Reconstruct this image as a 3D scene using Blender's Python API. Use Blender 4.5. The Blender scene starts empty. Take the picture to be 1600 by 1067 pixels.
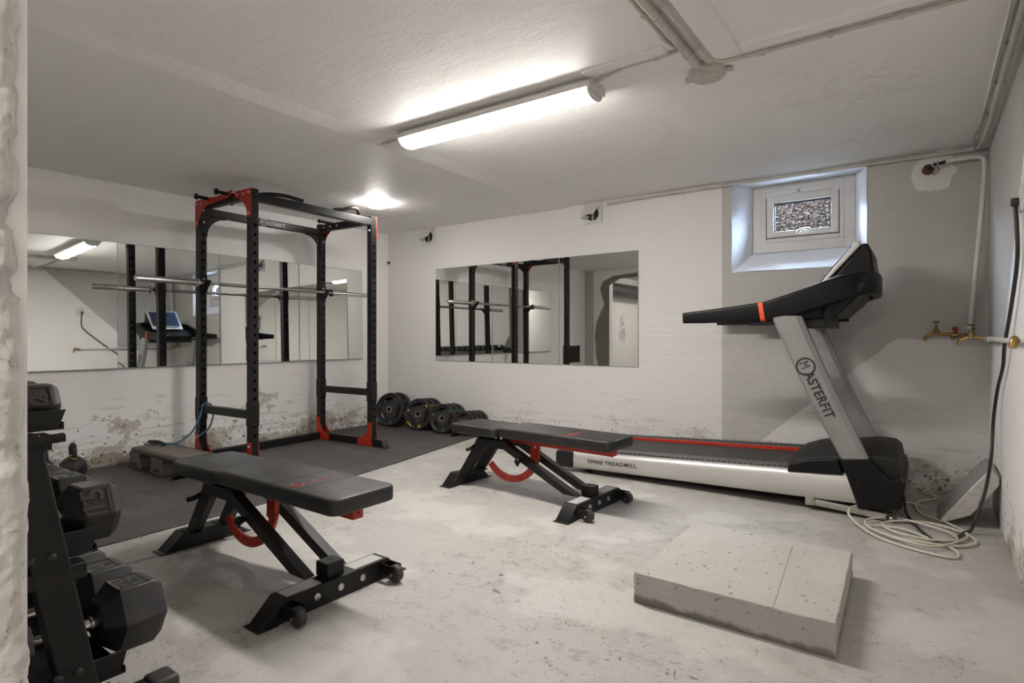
import bpy, bmesh, math, random
from mathutils import Vector, Matrix, Euler, noise
random.seed(7)
PI = math.pi
V = Vector
def R(d): return math.radians(d)
scn = bpy.context.scene
col = scn.collection

# ------------------------------------------------------------------ camera, world, exposure
cam = bpy.data.cameras.new('camera')
co = bpy.data.objects.new('camera', cam); col.objects.link(co)
co.location = (0, 0, 1.05); co.rotation_euler = (R(90), 0, R(35.84))
cam.sensor_width = 36; cam.lens = 20.216; cam.shift_y = -8.5/1600; cam.clip_start = 0.02
scn.camera = co
w = bpy.data.worlds.new('world'); scn.world = w; w.use_nodes = True
bg = w.node_tree.nodes['Background']; bg.inputs[0].default_value = (0.58, 0.76, 1.0, 1); bg.inputs[1].default_value = 40.0
vs = scn.view_settings
vs.view_transform = 'Standard'; vs.look = 'None'; vs.gamma = 1; vs.use_curve_mapping = False; vs.exposure = 1.40
LED_STRENGTH, DOME_STRENGTH, HALL_POWER, SIDE_STRENGTH = 40.0, 62.0, 62.0, 60.0

# room: left wall x=LX, back wall y=BY, right wall x=RX
LX, BY, RX = -5.33, 4.80, 0.321

# ------------------------------------------------------------------ node helpers
class S:                                       # a socket one can do sums with
    def __init__(s, nt, so): s.nt, s.so = nt, so
    def _m(s, op, *o):
        n = s.nt.nodes.new('ShaderNodeMath'); n.operation = op
        for i, v in enumerate((s,)+o):
            if isinstance(v, S): s.nt.links.new(v.so, n.inputs[i])
            else: n.inputs[i].default_value = v
        return S(s.nt, n.outputs[0])
    def __add__(s, o): return s._m('ADD', o)
    def __sub__(s, o): return s._m('SUBTRACT', o)
    def __mul__(s, o): return s._m('MULTIPLY', o)
    def __truediv__(s, o): return s._m('DIVIDE', o)
    def mn(s, o): return s._m('MINIMUM', o)
    def mx(s, o): return s._m('MAXIMUM', o)
    def abs(s): return s._m('ABSOLUTE')
    def step(s, lo, hi):                       # smooth 0..1 ramp
        n = s.nt.nodes.new('ShaderNodeMapRange'); n.clamp = True; n.interpolation_type = 'SMOOTHSTEP'
        s.nt.links.new(s.so, n.inputs[0]); n.inputs[1].default_value = lo; n.inputs[2].default_value = hi
        return S(s.nt, n.outputs[0])
class Mat:
    def __init__(s, name, base=(.5,.5,.5), rough=.5, metal=0, spec=.5):
        s.m = bpy.data.materials.new(name); s.m.use_nodes = True; s.nt = s.m.node_tree
        s.b = s.nt.nodes['Principled BSDF']; s.out = s.nt.nodes['Material Output']
        s.b.inputs['Base Color'].default_value = (*base, 1); s.b.inputs['Roughness'].default_value = rough
        s.b.inputs['Metallic'].default_value = metal; s.b.inputs['Specular IOR Level'].default_value = spec
        s.cur = None; s.base = base
    def pos(s, world=True):
        if world: n = s.nt.nodes.new('ShaderNodeNewGeometry'); o = n.outputs['Position']
        else: n = s.nt.nodes.new('ShaderNodeTexCoord'); o = n.outputs['Object']
        return o
    def xyz(s):
        n = s.nt.nodes.new('ShaderNodeSeparateXYZ'); s.nt.links.new(s.pos(), n.inputs[0])
        return [S(s.nt, n.outputs[i]) for i in range(3)]
    def noise(s, scale, detail=4, rough=.6, stretch=(1,1,1), world=True, off=(0,0,0), dist=0):
        mp = s.nt.nodes.new('ShaderNodeMapping'); s.nt.links.new(s.pos(world), mp.inputs[0])
        mp.inputs['Scale'].default_value = stretch; mp.inputs['Location'].default_value = off
        n = s.nt.nodes.new('ShaderNodeTexNoise'); s.nt.links.new(mp.outputs[0], n.inputs[0])
        n.inputs['Scale'].default_value = scale; n.inputs['Detail'].default_value = detail; n.inputs['Roughness'].default_value = rough
        n.inputs['Distortion'].default_value = dist
        return S(s.nt, n.outputs[0])
    def voro(s, scale, stretch=(1,1,1), feature='F1', world=True, rnd=1):
        mp = s.nt.nodes.new('ShaderNodeMapping'); s.nt.links.new(s.pos(world), mp.inputs[0]); mp.inputs['Scale'].default_value = stretch
        n = s.nt.nodes.new('ShaderNodeTexVoronoi'); n.feature = feature; s.nt.links.new(mp.outputs[0], n.inputs[0])
        n.inputs['Scale'].default_value = scale; n.inputs['Randomness'].default_value = rnd
        return n
    def mixc(s, fac, colr):
        n = s.nt.nodes.new('ShaderNodeMix'); n.data_type = 'RGBA'
        if s.cur is None: n.inputs[6].default_value = (*s.base, 1)
        else: s.nt.links.new(s.cur, n.inputs[6])
        if isinstance(colr, tuple): n.inputs[7].default_value = (*colr, 1)
        else: s.nt.links.new(colr, n.inputs[7])
        if isinstance(fac, S): s.nt.links.new(fac.so, n.inputs[0])
        else: n.inputs[0].default_value = fac
        s.cur = n.outputs[2]; s.nt.links.new(s.cur, s.b.inputs['Base Color']); return s
    def bump(s, h, strength=.3, dist=.01):
        n = s.nt.nodes.new('ShaderNodeBump'); n.inputs['Strength'].default_value = strength; n.inputs['Distance'].default_value = dist
        s.nt.links.new(h.so, n.inputs['Height'])
        prev = s.b.inputs['Normal']
        if prev.is_linked: s.nt.links.new(prev.links[0].from_socket, n.inputs['Normal'])
        s.nt.links.new(n.outputs[0], s.b.inputs['Normal']); return s
    def rough(s, f, lo, hi):
        n = s.nt.nodes.new('ShaderNodeMapRange'); s.nt.links.new(f.so, n.inputs[0]); n.inputs[3].default_value = lo; n.inputs[4].default_value = hi
        s.nt.links.new(n.outputs[0], s.b.inputs['Roughness']); return s

WHITE = (.86, .845, .825); GREY = (.48, .47, .45)
def plaster(name, base=WHITE, dirt_h=.45, paint=None, bumpy=1.0, lines=True, peel=0.0):
    m = Mat(name, base, .62, spec=.3)
    x, y, z = m.xyz()
    wob = (m.noise(6, 3)-.5)*.05
    if paint: m.mixc(paint(x, y, z, wob, m), GREY)
    m.mixc(m.noise(1.3, 5, .65).step(.42, .75)*.22, (.72,.70,.67))
    if lines:
        brd = m.noise(1.0, 4, .6, (1.2, 1.2, 14)); m.bump(brd, .35*bumpy, .012)
    if dirt_h:
        hgt = z*(-1/dirt_h)+1.0
        n1 = m.noise(2.3, 6, .65, (1,1,1.5)); k = (hgt*.24+n1-peel)
        m.mixc(k.step(.655, .67), (.60,.57,.52))               # bare render where the paint has peeled
        m.mixc((k+(m.noise(11,4,off=(4,0,1))-.5)*.35).step(.735, .75), (.37,.32,.26))
        m.mixc((m.noise(3,5,.6,(1,1,9))+hgt*.14).step(.60,.66)*.35, (.45,.42,.38))
        m.bump(k.step(.655, .68), -.5, .012)
        sp = m.noise(38, 3, .6); m.mixc((sp+hgt.mx(0.)*.12).step(.70, .74)*hgt.step(-.1,.7), (.09,.08,.07))
        m.mixc((hgt*.5+m.noise(9,4)).step(.95,1.15)*.55, (.2,.18,.16))
    sp2 = m.noise(55, 2, .5, off=(3,1,2)); m.mixc(sp2.step(.755, .78)*.6, (.2,.18,.16))
    m.bump(m.noise(45, 5, .6), .28*bumpy, .006); m.bump(m.noise(7, 4, .55), .35*bumpy, .02)
    return m.m
def back_paint(x, y, z, wob, m):
    low = ((x+1.007)*.91+.276).mn(1.031)
    g = (x+1.357+wob*.15).step(-.003, .003)*(z-low+wob).step(-.006, .006)
    e = (((x-.028)/.12)*((x-.028)/.12)+((z-2.14)/.12)*((z-2.14)/.12)+(m.noise(14,4)-.5)*1.8).step(.95, 1.05)
    st = ((x-.093).abs()*-1+.042+wob*.3).step(-.002,.002)*(z-2.12).step(-.01,.01)
    return g*e*(st*-1+1)
def right_paint(x, y, z, wob, m):
    low = ((y-2.85)*-.99+2.09).mx(.995)
    return (z-low+wob).step(-.006, .006)*(y-2.0).step(-.01,.01)
M = {}
M['wall_left'] = plaster('wall_left_plaster', (.90,.885,.87), dirt_h=.52, peel=.01)
M['wall_back'] = plaster('wall_back_plaster', (.73,.715,.70), dirt_h=.42, paint=back_paint, peel=.035)
M['wall_right'] = plaster('wall_right_plaster', dirt_h=.35, paint=right_paint)
M['wall'] = plaster('wall_plaster', dirt_h=.3)
def mk_jamb():
    m = Mat('doorway_plaster', (.62,.60,.57), .8, spec=.2)
    m.mixc(m.noise(30, 5, .65).step(.42,.62)*.4, (.50,.48,.45)); m.mixc(m.noise(120, 3, .6).step(.62,.70)*.7, (.26,.24,.21)); m.mixc(m.noise(55, 3, .6, off=(2,0,5)).step(.66,.74)*.7, (.30,.275,.24))
    m.bump(m.noise(160, 4, .6), .5, .0015); m.bump(m.noise(60, 4, .6), .5, .003); return m.m
M['jamb'] = mk_jamb()
def mk_side():
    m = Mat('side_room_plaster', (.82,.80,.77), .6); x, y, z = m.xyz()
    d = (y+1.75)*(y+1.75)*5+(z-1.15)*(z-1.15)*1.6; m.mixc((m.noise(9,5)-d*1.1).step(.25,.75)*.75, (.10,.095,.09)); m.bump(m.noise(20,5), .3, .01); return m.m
M['side_wall'] = mk_side()
M['niche'] = plaster('window_niche_plaster', (.80,.83,.89), dirt_h=0, bumpy=1.2, lines=False)
def mk_ceiling():
    m = Mat('ceiling_paint', (.88,.865,.845), .55, spec=.4)
    m.mixc(m.noise(1.7, 6, .7, (1,2.5,1)).step(.5, .8)*.3, (.70,.67,.63))
    sp = m.noise(40, 3, .6); m.mixc(sp.step(.73,.76)*.6, (.18,.16,.14))
    x, y, z = m.xyz()
    for (a, b, r) in ((-.33,3.35,.75), (-.23,4.2,.5)):
        d = ((x-a)*(x-a)+(y-b)*(y-b)); m.mixc((m.noise(16,5,.7,(1,2.6,1))-d*(.25/r/r)).step(.50,.60)*.32, (.52,.46,.38))
    m.bump(m.noise(60, 5, .7), .28, .005); m.bump(m.noise(5, 4, .5, (1,2,1)), .16, .02)
    return m.m
M['ceiling'] = mk_ceiling()
def mk_floor():
    m = Mat('worn_painted_concrete', (.40,.385,.36), .55, spec=.35)
    m.mixc(m.noise(1.4, 6, .65).step(.40, .72)*.5, (.40,.38,.345))
    m.mixc(m.noise(4.5, 7, .7, off=(5,2,0)).step(.56, .66)*.35, (.29,.27,.24))
    big = m.noise(1.1, 3, .5, off=(1,4,0)).step(.38,.62)
    fl = m.noise(20, 5, .66, (1, 1.4, 1), dist=1.2); m.mixc(fl.step(.625, .655)*(big*.75+.25), (.11,.10,.085))
    m.mixc(m.noise(9, 8, .78, (1,1.3,1), off=(1,7,0)).step(.51,.60)*(big*.5+.12), (.25,.235,.21))
    m.mixc(m.noise(2.1, 3, .6, off=(9,1,0)).step(.48,.60)*.5, (.55,.54,.51))
    sp = m.noise(75, 2, .5); m.mixc(sp.step(.66,.70)*.8*(big*.75+.25), (.11,.10,.085))
    x, y, z = m.xyz()                                           # broken grey patch running below the near bench
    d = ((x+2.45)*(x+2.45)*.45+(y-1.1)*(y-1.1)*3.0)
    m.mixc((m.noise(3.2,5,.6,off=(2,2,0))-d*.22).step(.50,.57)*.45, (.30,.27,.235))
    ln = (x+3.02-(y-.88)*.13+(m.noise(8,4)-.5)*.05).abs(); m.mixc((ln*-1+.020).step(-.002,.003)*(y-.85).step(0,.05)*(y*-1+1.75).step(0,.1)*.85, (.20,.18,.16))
    d = ((x-.0)*(x-.0)+(y-4.4)*(y-4.4)*1.5); m.mixc((m.noise(5,5)-d*.4).step(.35,.6)*.6, (.27,.245,.215))
    m.bump(m.noise(30, 5, .6), .25, .005); m.bump(m.noise(3, 4, .5), .25, .02); m.rough(m.noise(6,4), .4, .7)
    return m.m
M['floor'] = mk_floor()
def mk_block():
    m = Mat('concrete_block', (.46,.445,.415), .8, spec=.2)
    m.mixc(m.noise(3, 6, .65).step(.4,.7)*.5, (.37,.355,.325))
    m.mixc(m.noise(46, 3, .55, (1,1,1)).step(.655,.69)*.85, (.12,.10,.085))
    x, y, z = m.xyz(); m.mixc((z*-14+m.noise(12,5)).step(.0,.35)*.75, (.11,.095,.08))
    m.bump(m.noise(35,6,.65), .5, .01); m.bump(m.noise(6,4), .4, .02); return m.m
M['block'] = mk_block()
def simple(name, base, rough, metal=0, spec=.5, b=None, var=None, world=False, coat=0):
    m = Mat(name, base, rough, metal, spec)
    if var: m.mixc(m.noise(var[1], 5, .65, world=world).step(.4,.72)*var[2], var[0])
    if b: m.bump(m.noise(b[0], 4, .6, world=world), b[1], b[2])
    if coat: m.b.inputs['Coat Weight'].default_value = coat; m.b.inputs['Coat Roughness'].default_value = .15
    return m.m
def mk_mat():
    m = Mat('rubber_mat', (.060,.055,.053), .62, spec=.4)
    m.mixc(m.noise(2.2, 6, .7, (1,1.8,1)).step(.45,.75)*.7, (.115,.106,.10))
    m.mixc(m.noise(60, 3, .6).step(.68,.73)*.6, (.24,.22,.20)); m.bump(m.noise(60,3), .15, .002); m.bump(m.noise(2.5,4,.5,(1,3,1)), .6, .015)
    m.rough(m.noise(3,5), .45, .75); return m.m
M['mat'] = mk_mat()
M['black'] = simple('black_powder_coat', (.0075,.0072,.007), .42, spec=.32, b=(260,.06,.001), var=((.014,.013,.012), 14, .7))
M['black2'] = simple('black_plastic', (.005,.005,.0048), .42, spec=.25, b=(300,.06,.001))
M['blackr'] = simple('black_textured_plastic', (.014,.013,.012), .6, spec=.35, b=(420,.25,.002))
M['red'] = simple('red_powder_coat', (.50,.030,.012), .42, b=(200,.05,.001), var=((.30,.02,.012), 10, .5))
M['orange'] = simple('orange_plastic', (.80,.10,.02), .45, b=(200,.05,.001))
M['steel'] = simple('chrome_steel', (.62,.60,.58), .24, 1, b=(90,.05,.001), var=((.30,.27,.24), 30, .5))
M['bolt'] = simple('zinc_bolt', (.60,.59,.57), .35, 1, b=(120,.05,.001))
M['rubber'] = simple('hex_rubber', (.013,.012,.0115), .55, b=(180,.18,.002), var=((.030,.027,.025), 18, .6))
M['rubber_label'] = simple('raised_rubber_numeral', (.04,.037,.035), .5, b=(180,.1,.001))
M['hub'] = simple('hub_rubber', (.035,.032,.031), .5, b=(180,.1,.001))
M['wheel'] = simple('wheel_rubber', (.03,.028,.027), .5, b=(150,.1,.001))
M['white_metal'] = simple('white_decal_strip', (.42,.41,.40), .5, b=(100,.05,.001))
M['silver'] = simple('silver_paint', (.60,.585,.56), .33, .35, b=(300,.03,.001), var=((.52,.5,.48), 3, .4))
M['brushed'] = simple('grey_metal_paint', (.33,.325,.315), .36, .45, b=(60,.1,.002), var=((.25,.245,.24), 5, .6))
M['greyp'] = simple('grey_arm_paint', (.33,.31,.285), .5, .1, b=(200,.05,.001))
M['belt'] = simple('running_belt', (.027,.026,.025), .55, b=(350,.2,.001), var=((.055,.05,.047), 4, .6))
def mk_rail():
    m = Mat('ribbed_foot_rail', (.040,.038,.037), .42, spec=.6)
    n = m.nt.nodes.new('ShaderNodeTexWave'); n.inputs['Scale'].default_value = 9; n.bands_direction = 'X'
    mp = m.nt.nodes.new('ShaderNodeMapping'); m.nt.links.new(m.pos(False), mp.inputs[0]); m.nt.links.new(mp.outputs[0], n.inputs[0])
    f = S(m.nt, n.outputs['Fac']); m.mixc(f.step(.45,.55), (.10,.098,.095)); m.bump(f.step(.4,.6), .6, .003); return m.m
M['rail'] = mk_rail()
def mk_vinyl():
    m = Mat('bench_vinyl', (.013,.0125,.0125), .44, spec=.55)
    m.mixc(m.noise(9, 5, .7, world=False).step(.45,.75)*.6, (.030,.028,.027))
    m.bump(m.noise(500,2,world=False), .15, .001); m.bump(m.noise(7,4,.6,(1,2,1),world=False,dist=.7), .35, .012)
    m.rough(m.noise(6,4,world=False), .36, .6); return m.m
M['vinyl'] = mk_vinyl()
M['logo_red'] = simple('faded_red_print', (.35,.05,.035), .6, b=(100,.05,.001))
M['logo_grey'] = simple('grey_print', (.16,.14,.135), .6, b=(100,.05,.001))
M['print_black'] = simple('black_print', (.02,.019,.019), .5, b=(100,.02,.001))
M['print_white'] = simple('white_print', (.62,.61,.60), .5, b=(100,.02,.001))
M['whitep'] = simple('white_plastic', (.66,.64,.61), .4, b=(80,.03,.001))
M['pipe'] = simple('painted_pipe', (.56,.53,.485), .5, b=(40,.15,.003), var=((.42,.38,.33), 9, .6))
M['greyclip'] = simple('grey_plastic', (.36,.36,.36), .5, b=(80,.03,.001))
M['frame'] = simple('window_frame_paint', (.66,.64,.61), .42, b=(30,.08,.003), var=((.56,.53,.49), 6, .5))
M['gasket'] = simple('dark_gasket', (.02,.025,.035), .5, b=(100,.02,.001))
M['mirror'] = simple('mirror_silver', (.80,.815,.80), .012, 1, b=(1.2,.002,.001))
M['medge'] = simple('mirror_edge_glass', (.30,.33,.31), .2, .2, b=(50,.02,.001))
M['brass'] = simple('aged_brass', (.36,.22,.085), .36, .9, b=(90,.2,.002), var=((.15,.10,.05), 30, .8))
M['brass2'] = simple('bright_brass', (.66,.47,.22), .25, .9, b=(90,.15,.002), var=((.40,.26,.10), 25, .6))
M['rust'] = simple('rusty_iron', (.10,.055,.03), .8, .2, b=(60,.6,.006), var=((.20,.10,.04), 40, .8))
M['valve_red'] = simple('red_valve_paint', (.28,.012,.012), .4, b=(80,.05,.001))
M['cable_black'] = simple('black_cable', (.015,.015,.017), .4, b=(80,.03,.001))
M['cable_white'] = simple('cream_cable', (.60,.555,.47), .45, b=(80,.03,.001))
M['band'] = simple('blue_rubber_band', (.055,.14,.21), .5, b=(120,.1,.001))
M['step_grey'] = simple('grey_step_plastic', (.125,.12,.11), .55, b=(200,.1,.001))
M['step_dark'] = simple('dark_step_plastic', (.052,.046,.038), .55, b=(200,.1,.001))
def mk_pad():
    m = Mat('step_grip_rubber', (.17,.145,.115), .7)
    v = m.voro(90, world=False, rnd=0); f = S(m.nt, v.outputs[0]); m.mixc(f.step(.2,.6)*.55, (.10,.085,.07)); m.bump(f, .5, .003); return m.m
M['grip'] = mk_pad()
M['yellow'] = simple('yellow_marking', (.62,.40,.03), .5, b=(80,.03,.001))
M['blue'] = simple('blue_marking', (.045,.10,.24), .5, b=(80,.03,.001))
M['green'] = simple('green_marking', (.06,.25,.16), .5, b=(80,.03,.001))
M['hole'] = simple('dark_duct', (.012,.012,.012), .7, b=(60,.1,.001))
M['hatch'] = simple('rusted_brown_recess', (.030,.016,.012), .8, b=(25,.7,.02), var=((.02,.015,.013), 14, .9), world=True)
M['raw'] = simple('raw_render', (.24,.215,.19), .9, b=(12,.8,.03), var=((.33,.30,.265), 5, .7), world=True)
M['duct'] = simple('dark_pipe_wrap', (.06,.058,.055), .35, .4, b=(30,.8,.01), var=((.16,.155,.15), 14, .7), world=True)
def mk_foil():
    m = Mat('bubble_foil', (.50,.49,.47), .34, .6)
    v = m.voro(85, world=False, rnd=.15); f = S(m.nt, v.outputs[0]); m.mixc(f.step(.25,.55)*.6, (.22,.21,.2)); m.bump(f, -.8, .004)
    m.bump(m.noise(9,4,world=False), .4, .02); return m.m
M['foil'] = mk_foil()
M['foil_edge'] = simple('crinkled_foil_edge', (.60,.58,.55), .36, .45, b=(70,.6,.006), var=((.42,.40,.37), 30, .6))
def mk_screen():
    m = Mat('console_screen', (.012,.02,.045), .12, spec=.6)
    m.mixc(m.noise(26, 2, .5, (1,1,2.5), world=False).step(.58,.64)*.25, (.10,.22,.42)); return m.m
M['screen'] = mk_screen()
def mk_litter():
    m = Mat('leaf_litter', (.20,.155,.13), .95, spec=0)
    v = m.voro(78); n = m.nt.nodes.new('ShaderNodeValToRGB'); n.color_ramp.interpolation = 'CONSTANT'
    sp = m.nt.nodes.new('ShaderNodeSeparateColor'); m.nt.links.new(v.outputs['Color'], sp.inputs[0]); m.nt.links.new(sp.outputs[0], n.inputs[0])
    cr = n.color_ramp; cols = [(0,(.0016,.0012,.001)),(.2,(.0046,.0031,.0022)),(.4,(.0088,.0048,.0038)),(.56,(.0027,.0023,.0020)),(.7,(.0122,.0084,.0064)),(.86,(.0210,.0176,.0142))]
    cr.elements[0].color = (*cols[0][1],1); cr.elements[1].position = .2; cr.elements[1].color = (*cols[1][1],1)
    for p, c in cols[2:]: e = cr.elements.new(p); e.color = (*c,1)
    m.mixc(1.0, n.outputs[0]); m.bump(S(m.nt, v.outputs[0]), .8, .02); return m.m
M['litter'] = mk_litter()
def emis(name, c, s, fade=None):
    m = bpy.data.materials.new(name); m.use_nodes = True; nt = m.node_tree; b = nt.nodes['Principled BSDF']
    b.inputs['Base Color'].default_value = (.8,.8,.8,1); b.inputs['Emission Color'].default_value = (*c,1); b.inputs['Emission Strength'].default_value = s
    if fade:                                   # the opal cover glows less near its edge than below the light source
        tc = nt.nodes.new('ShaderNodeTexCoord'); sp = nt.nodes.new('ShaderNodeSeparateXYZ'); nt.links.new(tc.outputs['Object'], sp.inputs[0])
        mr = nt.nodes.new('ShaderNodeMapRange'); nt.links.new(sp.outputs[2], mr.inputs[0])
        for k, v in zip(range(1, 5), (fade[0], fade[1], s*fade[2], s)): mr.inputs[k].default_value = v
        nt.links.new(mr.outputs[0], b.inputs['Emission Strength'])
    return m
M['led'] = emis('led_diffuser', (1.0,.955,.90), LED_STRENGTH, (-.050, -.086, .25))
M['dome'] = emis('dome_diffuser', (1.0,.955,.92), DOME_STRENGTH, (-.030, -.065, .30))
def mk_glass():
    m = bpy.data.materials.new('window_glass'); m.use_nodes = True; nt = m.node_tree; nt.nodes.clear()
    o = nt.nodes.new('ShaderNodeOutputMaterial'); mx = nt.nodes.new('ShaderNodeMixShader'); t = nt.nodes.new('ShaderNodeBsdfTransparent')
    g = nt.nodes.new('ShaderNodeBsdfGlossy'); g.inputs['Roughness'].default_value = .02; fr = nt.nodes.new('ShaderNodeFresnel')
    ge = nt.nodes.new('ShaderNodeNewGeometry'); io = nt.nodes.new('ShaderNodeMapRange'); io.inputs[3].default_value = 1.45; io.inputs[4].default_value = 1/1.45
    nt.links.new(ge.outputs['Backfacing'], io.inputs[0]); nt.links.new(io.outputs[0], fr.inputs['IOR'])
    nz = nt.nodes.new('ShaderNodeTexNoise'); nz.inputs['Scale'].default_value = 4; bp = nt.nodes.new('ShaderNodeBump'); bp.inputs['Strength'].default_value = .02
    nt.links.new(nz.outputs[0], bp.inputs['Height']); nt.links.new(bp.outputs[0], g.inputs['Normal'])
    nt.links.new(fr.outputs[0], mx.inputs[0]); nt.links.new(t.outputs[0], mx.inputs[1]); nt.links.new(g.outputs[0], mx.inputs[2]); nt.links.new(mx.outputs[0], o.inputs[0])
    return m
M['glass'] = mk_glass()

# ------------------------------------------------------------------ mesh helpers
class MB:
    def __init__(s): s.bm = bmesh.new()
    def box(s, x0, x1, y0, y1, z0, z1, mat=None):
        vs = [s.bm.verts.new((x, y, z)) for x in (x0, x1) for y in (y0, y1) for z in (z0, z1)]
        for f in ((0,1,3,2),(4,6,7,5),(0,4,5,1),(2,3,7,6),(0,2,6,4),(1,5,7,3)): s.bm.faces.new([vs[i] for i in f])
        if mat is not None:
            for v in vs: v.co = mat @ v.co
        return s
    def cbox(s, c, d, mat=None): return s.box(c[0]-d[0]/2, c[0]+d[0]/2, c[1]-d[1]/2, c[1]+d[1]/2, c[2]-d[2]/2, c[2]+d[2]/2, mat)
    def loft(s, rings, closed=True, caps=True):
        rv = [[s.bm.verts.new(p) for p in r] for r in rings]
        n = len(rv[0])
        for a, b in zip(rv, rv[1:]):
            for i in range(n if closed else n-1):
                j = (i+1) % n; s.bm.faces.new((a[i], a[j], b[j], b[i]))
        if caps and closed: s.bm.faces.new(rv[0][::-1]); s.bm.faces.new(rv[-1])
        return s
    def cyl(s, p0, p1, r, n=20, r2=None):
        p0, p1 = V(p0), V(p1); d = (p1-p0).normalized(); a = d.orthogonal().normalized(); b = d.cross(a); r2 = r if r2 is None else r2
        return s.loft([[p+(a*math.cos(t)+b*math.sin(t))*q for t in [2*PI*i/n for i in range(n)]] for p, q in ((p0, r), (p1, r2))])
    def prof(s, axis_p, axis_d, pts, n=24):                     # surface of revolution: pts = (distance along axis, radius)
        p, d = V(axis_p), V(axis_d).normalized(); a = d.orthogonal().normalized(); b = d.cross(a)
        return s.loft([[p+d*h+(a*math.cos(t)+b*math.sin(t))*max(r, 1e-4) for t in [2*PI*i/n for i in range(n)]] for h, r in pts])
    def tube(s, pts, r, n=10):
        pts = [V(p) for p in pts]; rings = []; a = None
        for i, p in enumerate(pts):
            d = (pts[min(i+1, len(pts)-1)]-pts[max(i-1, 0)]).normalized()
            a = d.orthogonal().normalized() if a is None else (a-d*a.dot(d)).normalized()
            b = d.cross(a); rings.append([p+(a*math.cos(t)+b*math.sin(t))*r for t in [2*PI*k/n for k in range(n)]])
        return s.loft(rings)
    def bar(s, p0, p1, w, h, up=(0,0,1)):                       # rectangular bar from p0 to p1
        p0, p1 = V(p0), V(p1); d = (p1-p0).normalized(); sd = d.cross(V(up)).normalized(); u = sd.cross(d)
        return s.loft([[p+sd*a*w/2+u*b*h/2 for a, b in ((-1,-1),(1,-1),(1,1),(-1,1))] for p in (p0, p1)])
    def sweep(s, pts, sizes, up=(0,0,1), nr=3):                 # rounded rectangle swept along a path; sizes = (width, height)
        pts = [V(p) for p in pts]; rings = []
        for i, p in enumerate(pts):
            d = (pts[min(i+1, len(pts)-1)]-pts[max(i-1, 0)]).normalized(); sd = d.cross(V(up)).normalized(); u = sd.cross(d)
            w_, h_ = sizes[i]; rings.append([p+sd*a+u*b for a, b in rrect(w_, h_, min(w_, h_)*.3, nr)])
        return s.loft(rings)
    def prism(s, poly, fn, t0, t1):                             # poly of (u,v); fn(u,v,t) -> point
        a = [s.bm.verts.new(fn(u, v, t0)) for u, v in poly]; b = [s.bm.verts.new(fn(u, v, t1)) for u, v in poly]
        n = len(poly)
        for i in range(n): j = (i+1) % n; s.bm.faces.new((a[i], a[j], b[j], b[i]))
        s.bm.faces.new(a[::-1]); s.bm.faces.new(b); return s
    def quad(s, *p): s.bm.faces.new([s.bm.verts.new(q) for q in p]); return s
    def build(s, name, mat, parent=None, bevel=0, smooth=False, seg=2, sub=0, ang=35):
        bmesh.ops.recalc_face_normals(s.bm, faces=s.bm.faces)
        me = bpy.data.meshes.new(name); s.bm.to_mesh(me); s.bm.free(); me.materials.append(M[mat] if isinstance(mat, str) else mat)
        o = bpy.data.objects.new(name, me); col.objects.link(o); o.parent = parent
        if bevel:
            b = o.modifiers.new('bevel', 'BEVEL'); b.width = bevel; b.segments = seg; b.limit_method = 'ANGLE'; b.angle_limit = R(40)
        if sub: m = o.modifiers.new('sub', 'SUBSURF'); m.levels = sub; m.render_levels = sub
        if smooth or bevel:
            for p in me.polygons: p.use_smooth = True
            try: me.set_sharp_from_angle(angle=R(ang))
            except Exception: pass
        return o
def rrect(w_, h_, r, n=3):
    out = []
    for cx, cy, a0 in ((w_/2-r, h_/2-r, 0), (-w_/2+r, h_/2-r, 90), (-w_/2+r, -h_/2+r, 180), (w_/2-r, -h_/2+r, 270)):
        for i in range(n+1): a = R(a0+90*i/n); out.append((cx+r*math.cos(a), cy+r*math.sin(a)))
    return out
def smooth_path(pts, k=6):
    pts = [V(p) for p in pts]; out = []
    for i in range(len(pts)-1):
        p0 = pts[max(i-1, 0)]; p1 = pts[i]; p2 = pts[i+1]; p3 = pts[min(i+2, len(pts)-1)]
        for j in range(k):
            t = j/k; out.append(.5*((2*p1)+(p2-p0)*t+(2*p0-5*p1+4*p2-p3)*t*t+(3*p1-p0-3*p2+p3)*t**3))
    out.append(pts[-1]); return out
def tag(o, label=None, cat=None, group=None, kind=None):
    if label: o['label'] = label
    if cat: o['category'] = cat
    if group: o['group'] = group
    if kind: o['kind'] = kind
    return o
def thing(name, label, cat, loc=(0,0,0), rz=0, group=None):
    o = bpy.data.objects.new(name, None); col.objects.link(o); o.location = loc; o.rotation_euler = (0, 0, R(rz)); o.empty_display_size = .1
    return tag(o, label, cat, group)
def struct(o): o['kind'] = 'structure'; return o
def dup(o, parent=None):
    c = o.copy(); col.objects.link(c); c.parent = parent
    for ch in list(o.children): dup(ch, c)
    return c
def text(name, body, size, mat, parent, origin, xd, yd, ext=.0008, spacing=1.0, sx=1.0, bold=0):
    cu = bpy.data.curves.new(name, 'FONT'); cu.body = body; cu.size = size; cu.extrude = ext; cu.space_character = spacing; cu.offset = bold
    t = bpy.data.objects.new(name+'_curve', cu); col.objects.link(t); bpy.context.view_layer.update()
    me = bpy.data.meshes.new_from_object(t.evaluated_get(bpy.context.evaluated_depsgraph_get()))
    bpy.data.objects.remove(t); bpy.data.curves.remove(cu)
    xd, yd = V(xd).normalized(), V(yd).normalized(); zd = xd.cross(yd)
    mt = Matrix((( xd.x*sx, yd.x, zd.x, origin[0]), (xd.y*sx, yd.y, zd.y, origin[1]), (xd.z*sx, yd.z, zd.z, origin[2]), (0,0,0,1)))
    me.transform(mt); me.materials.clear(); me.materials.append(M[mat])
    o = bpy.data.objects.new(name, me); col.objects.link(o); o.parent = parent; return o
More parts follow.
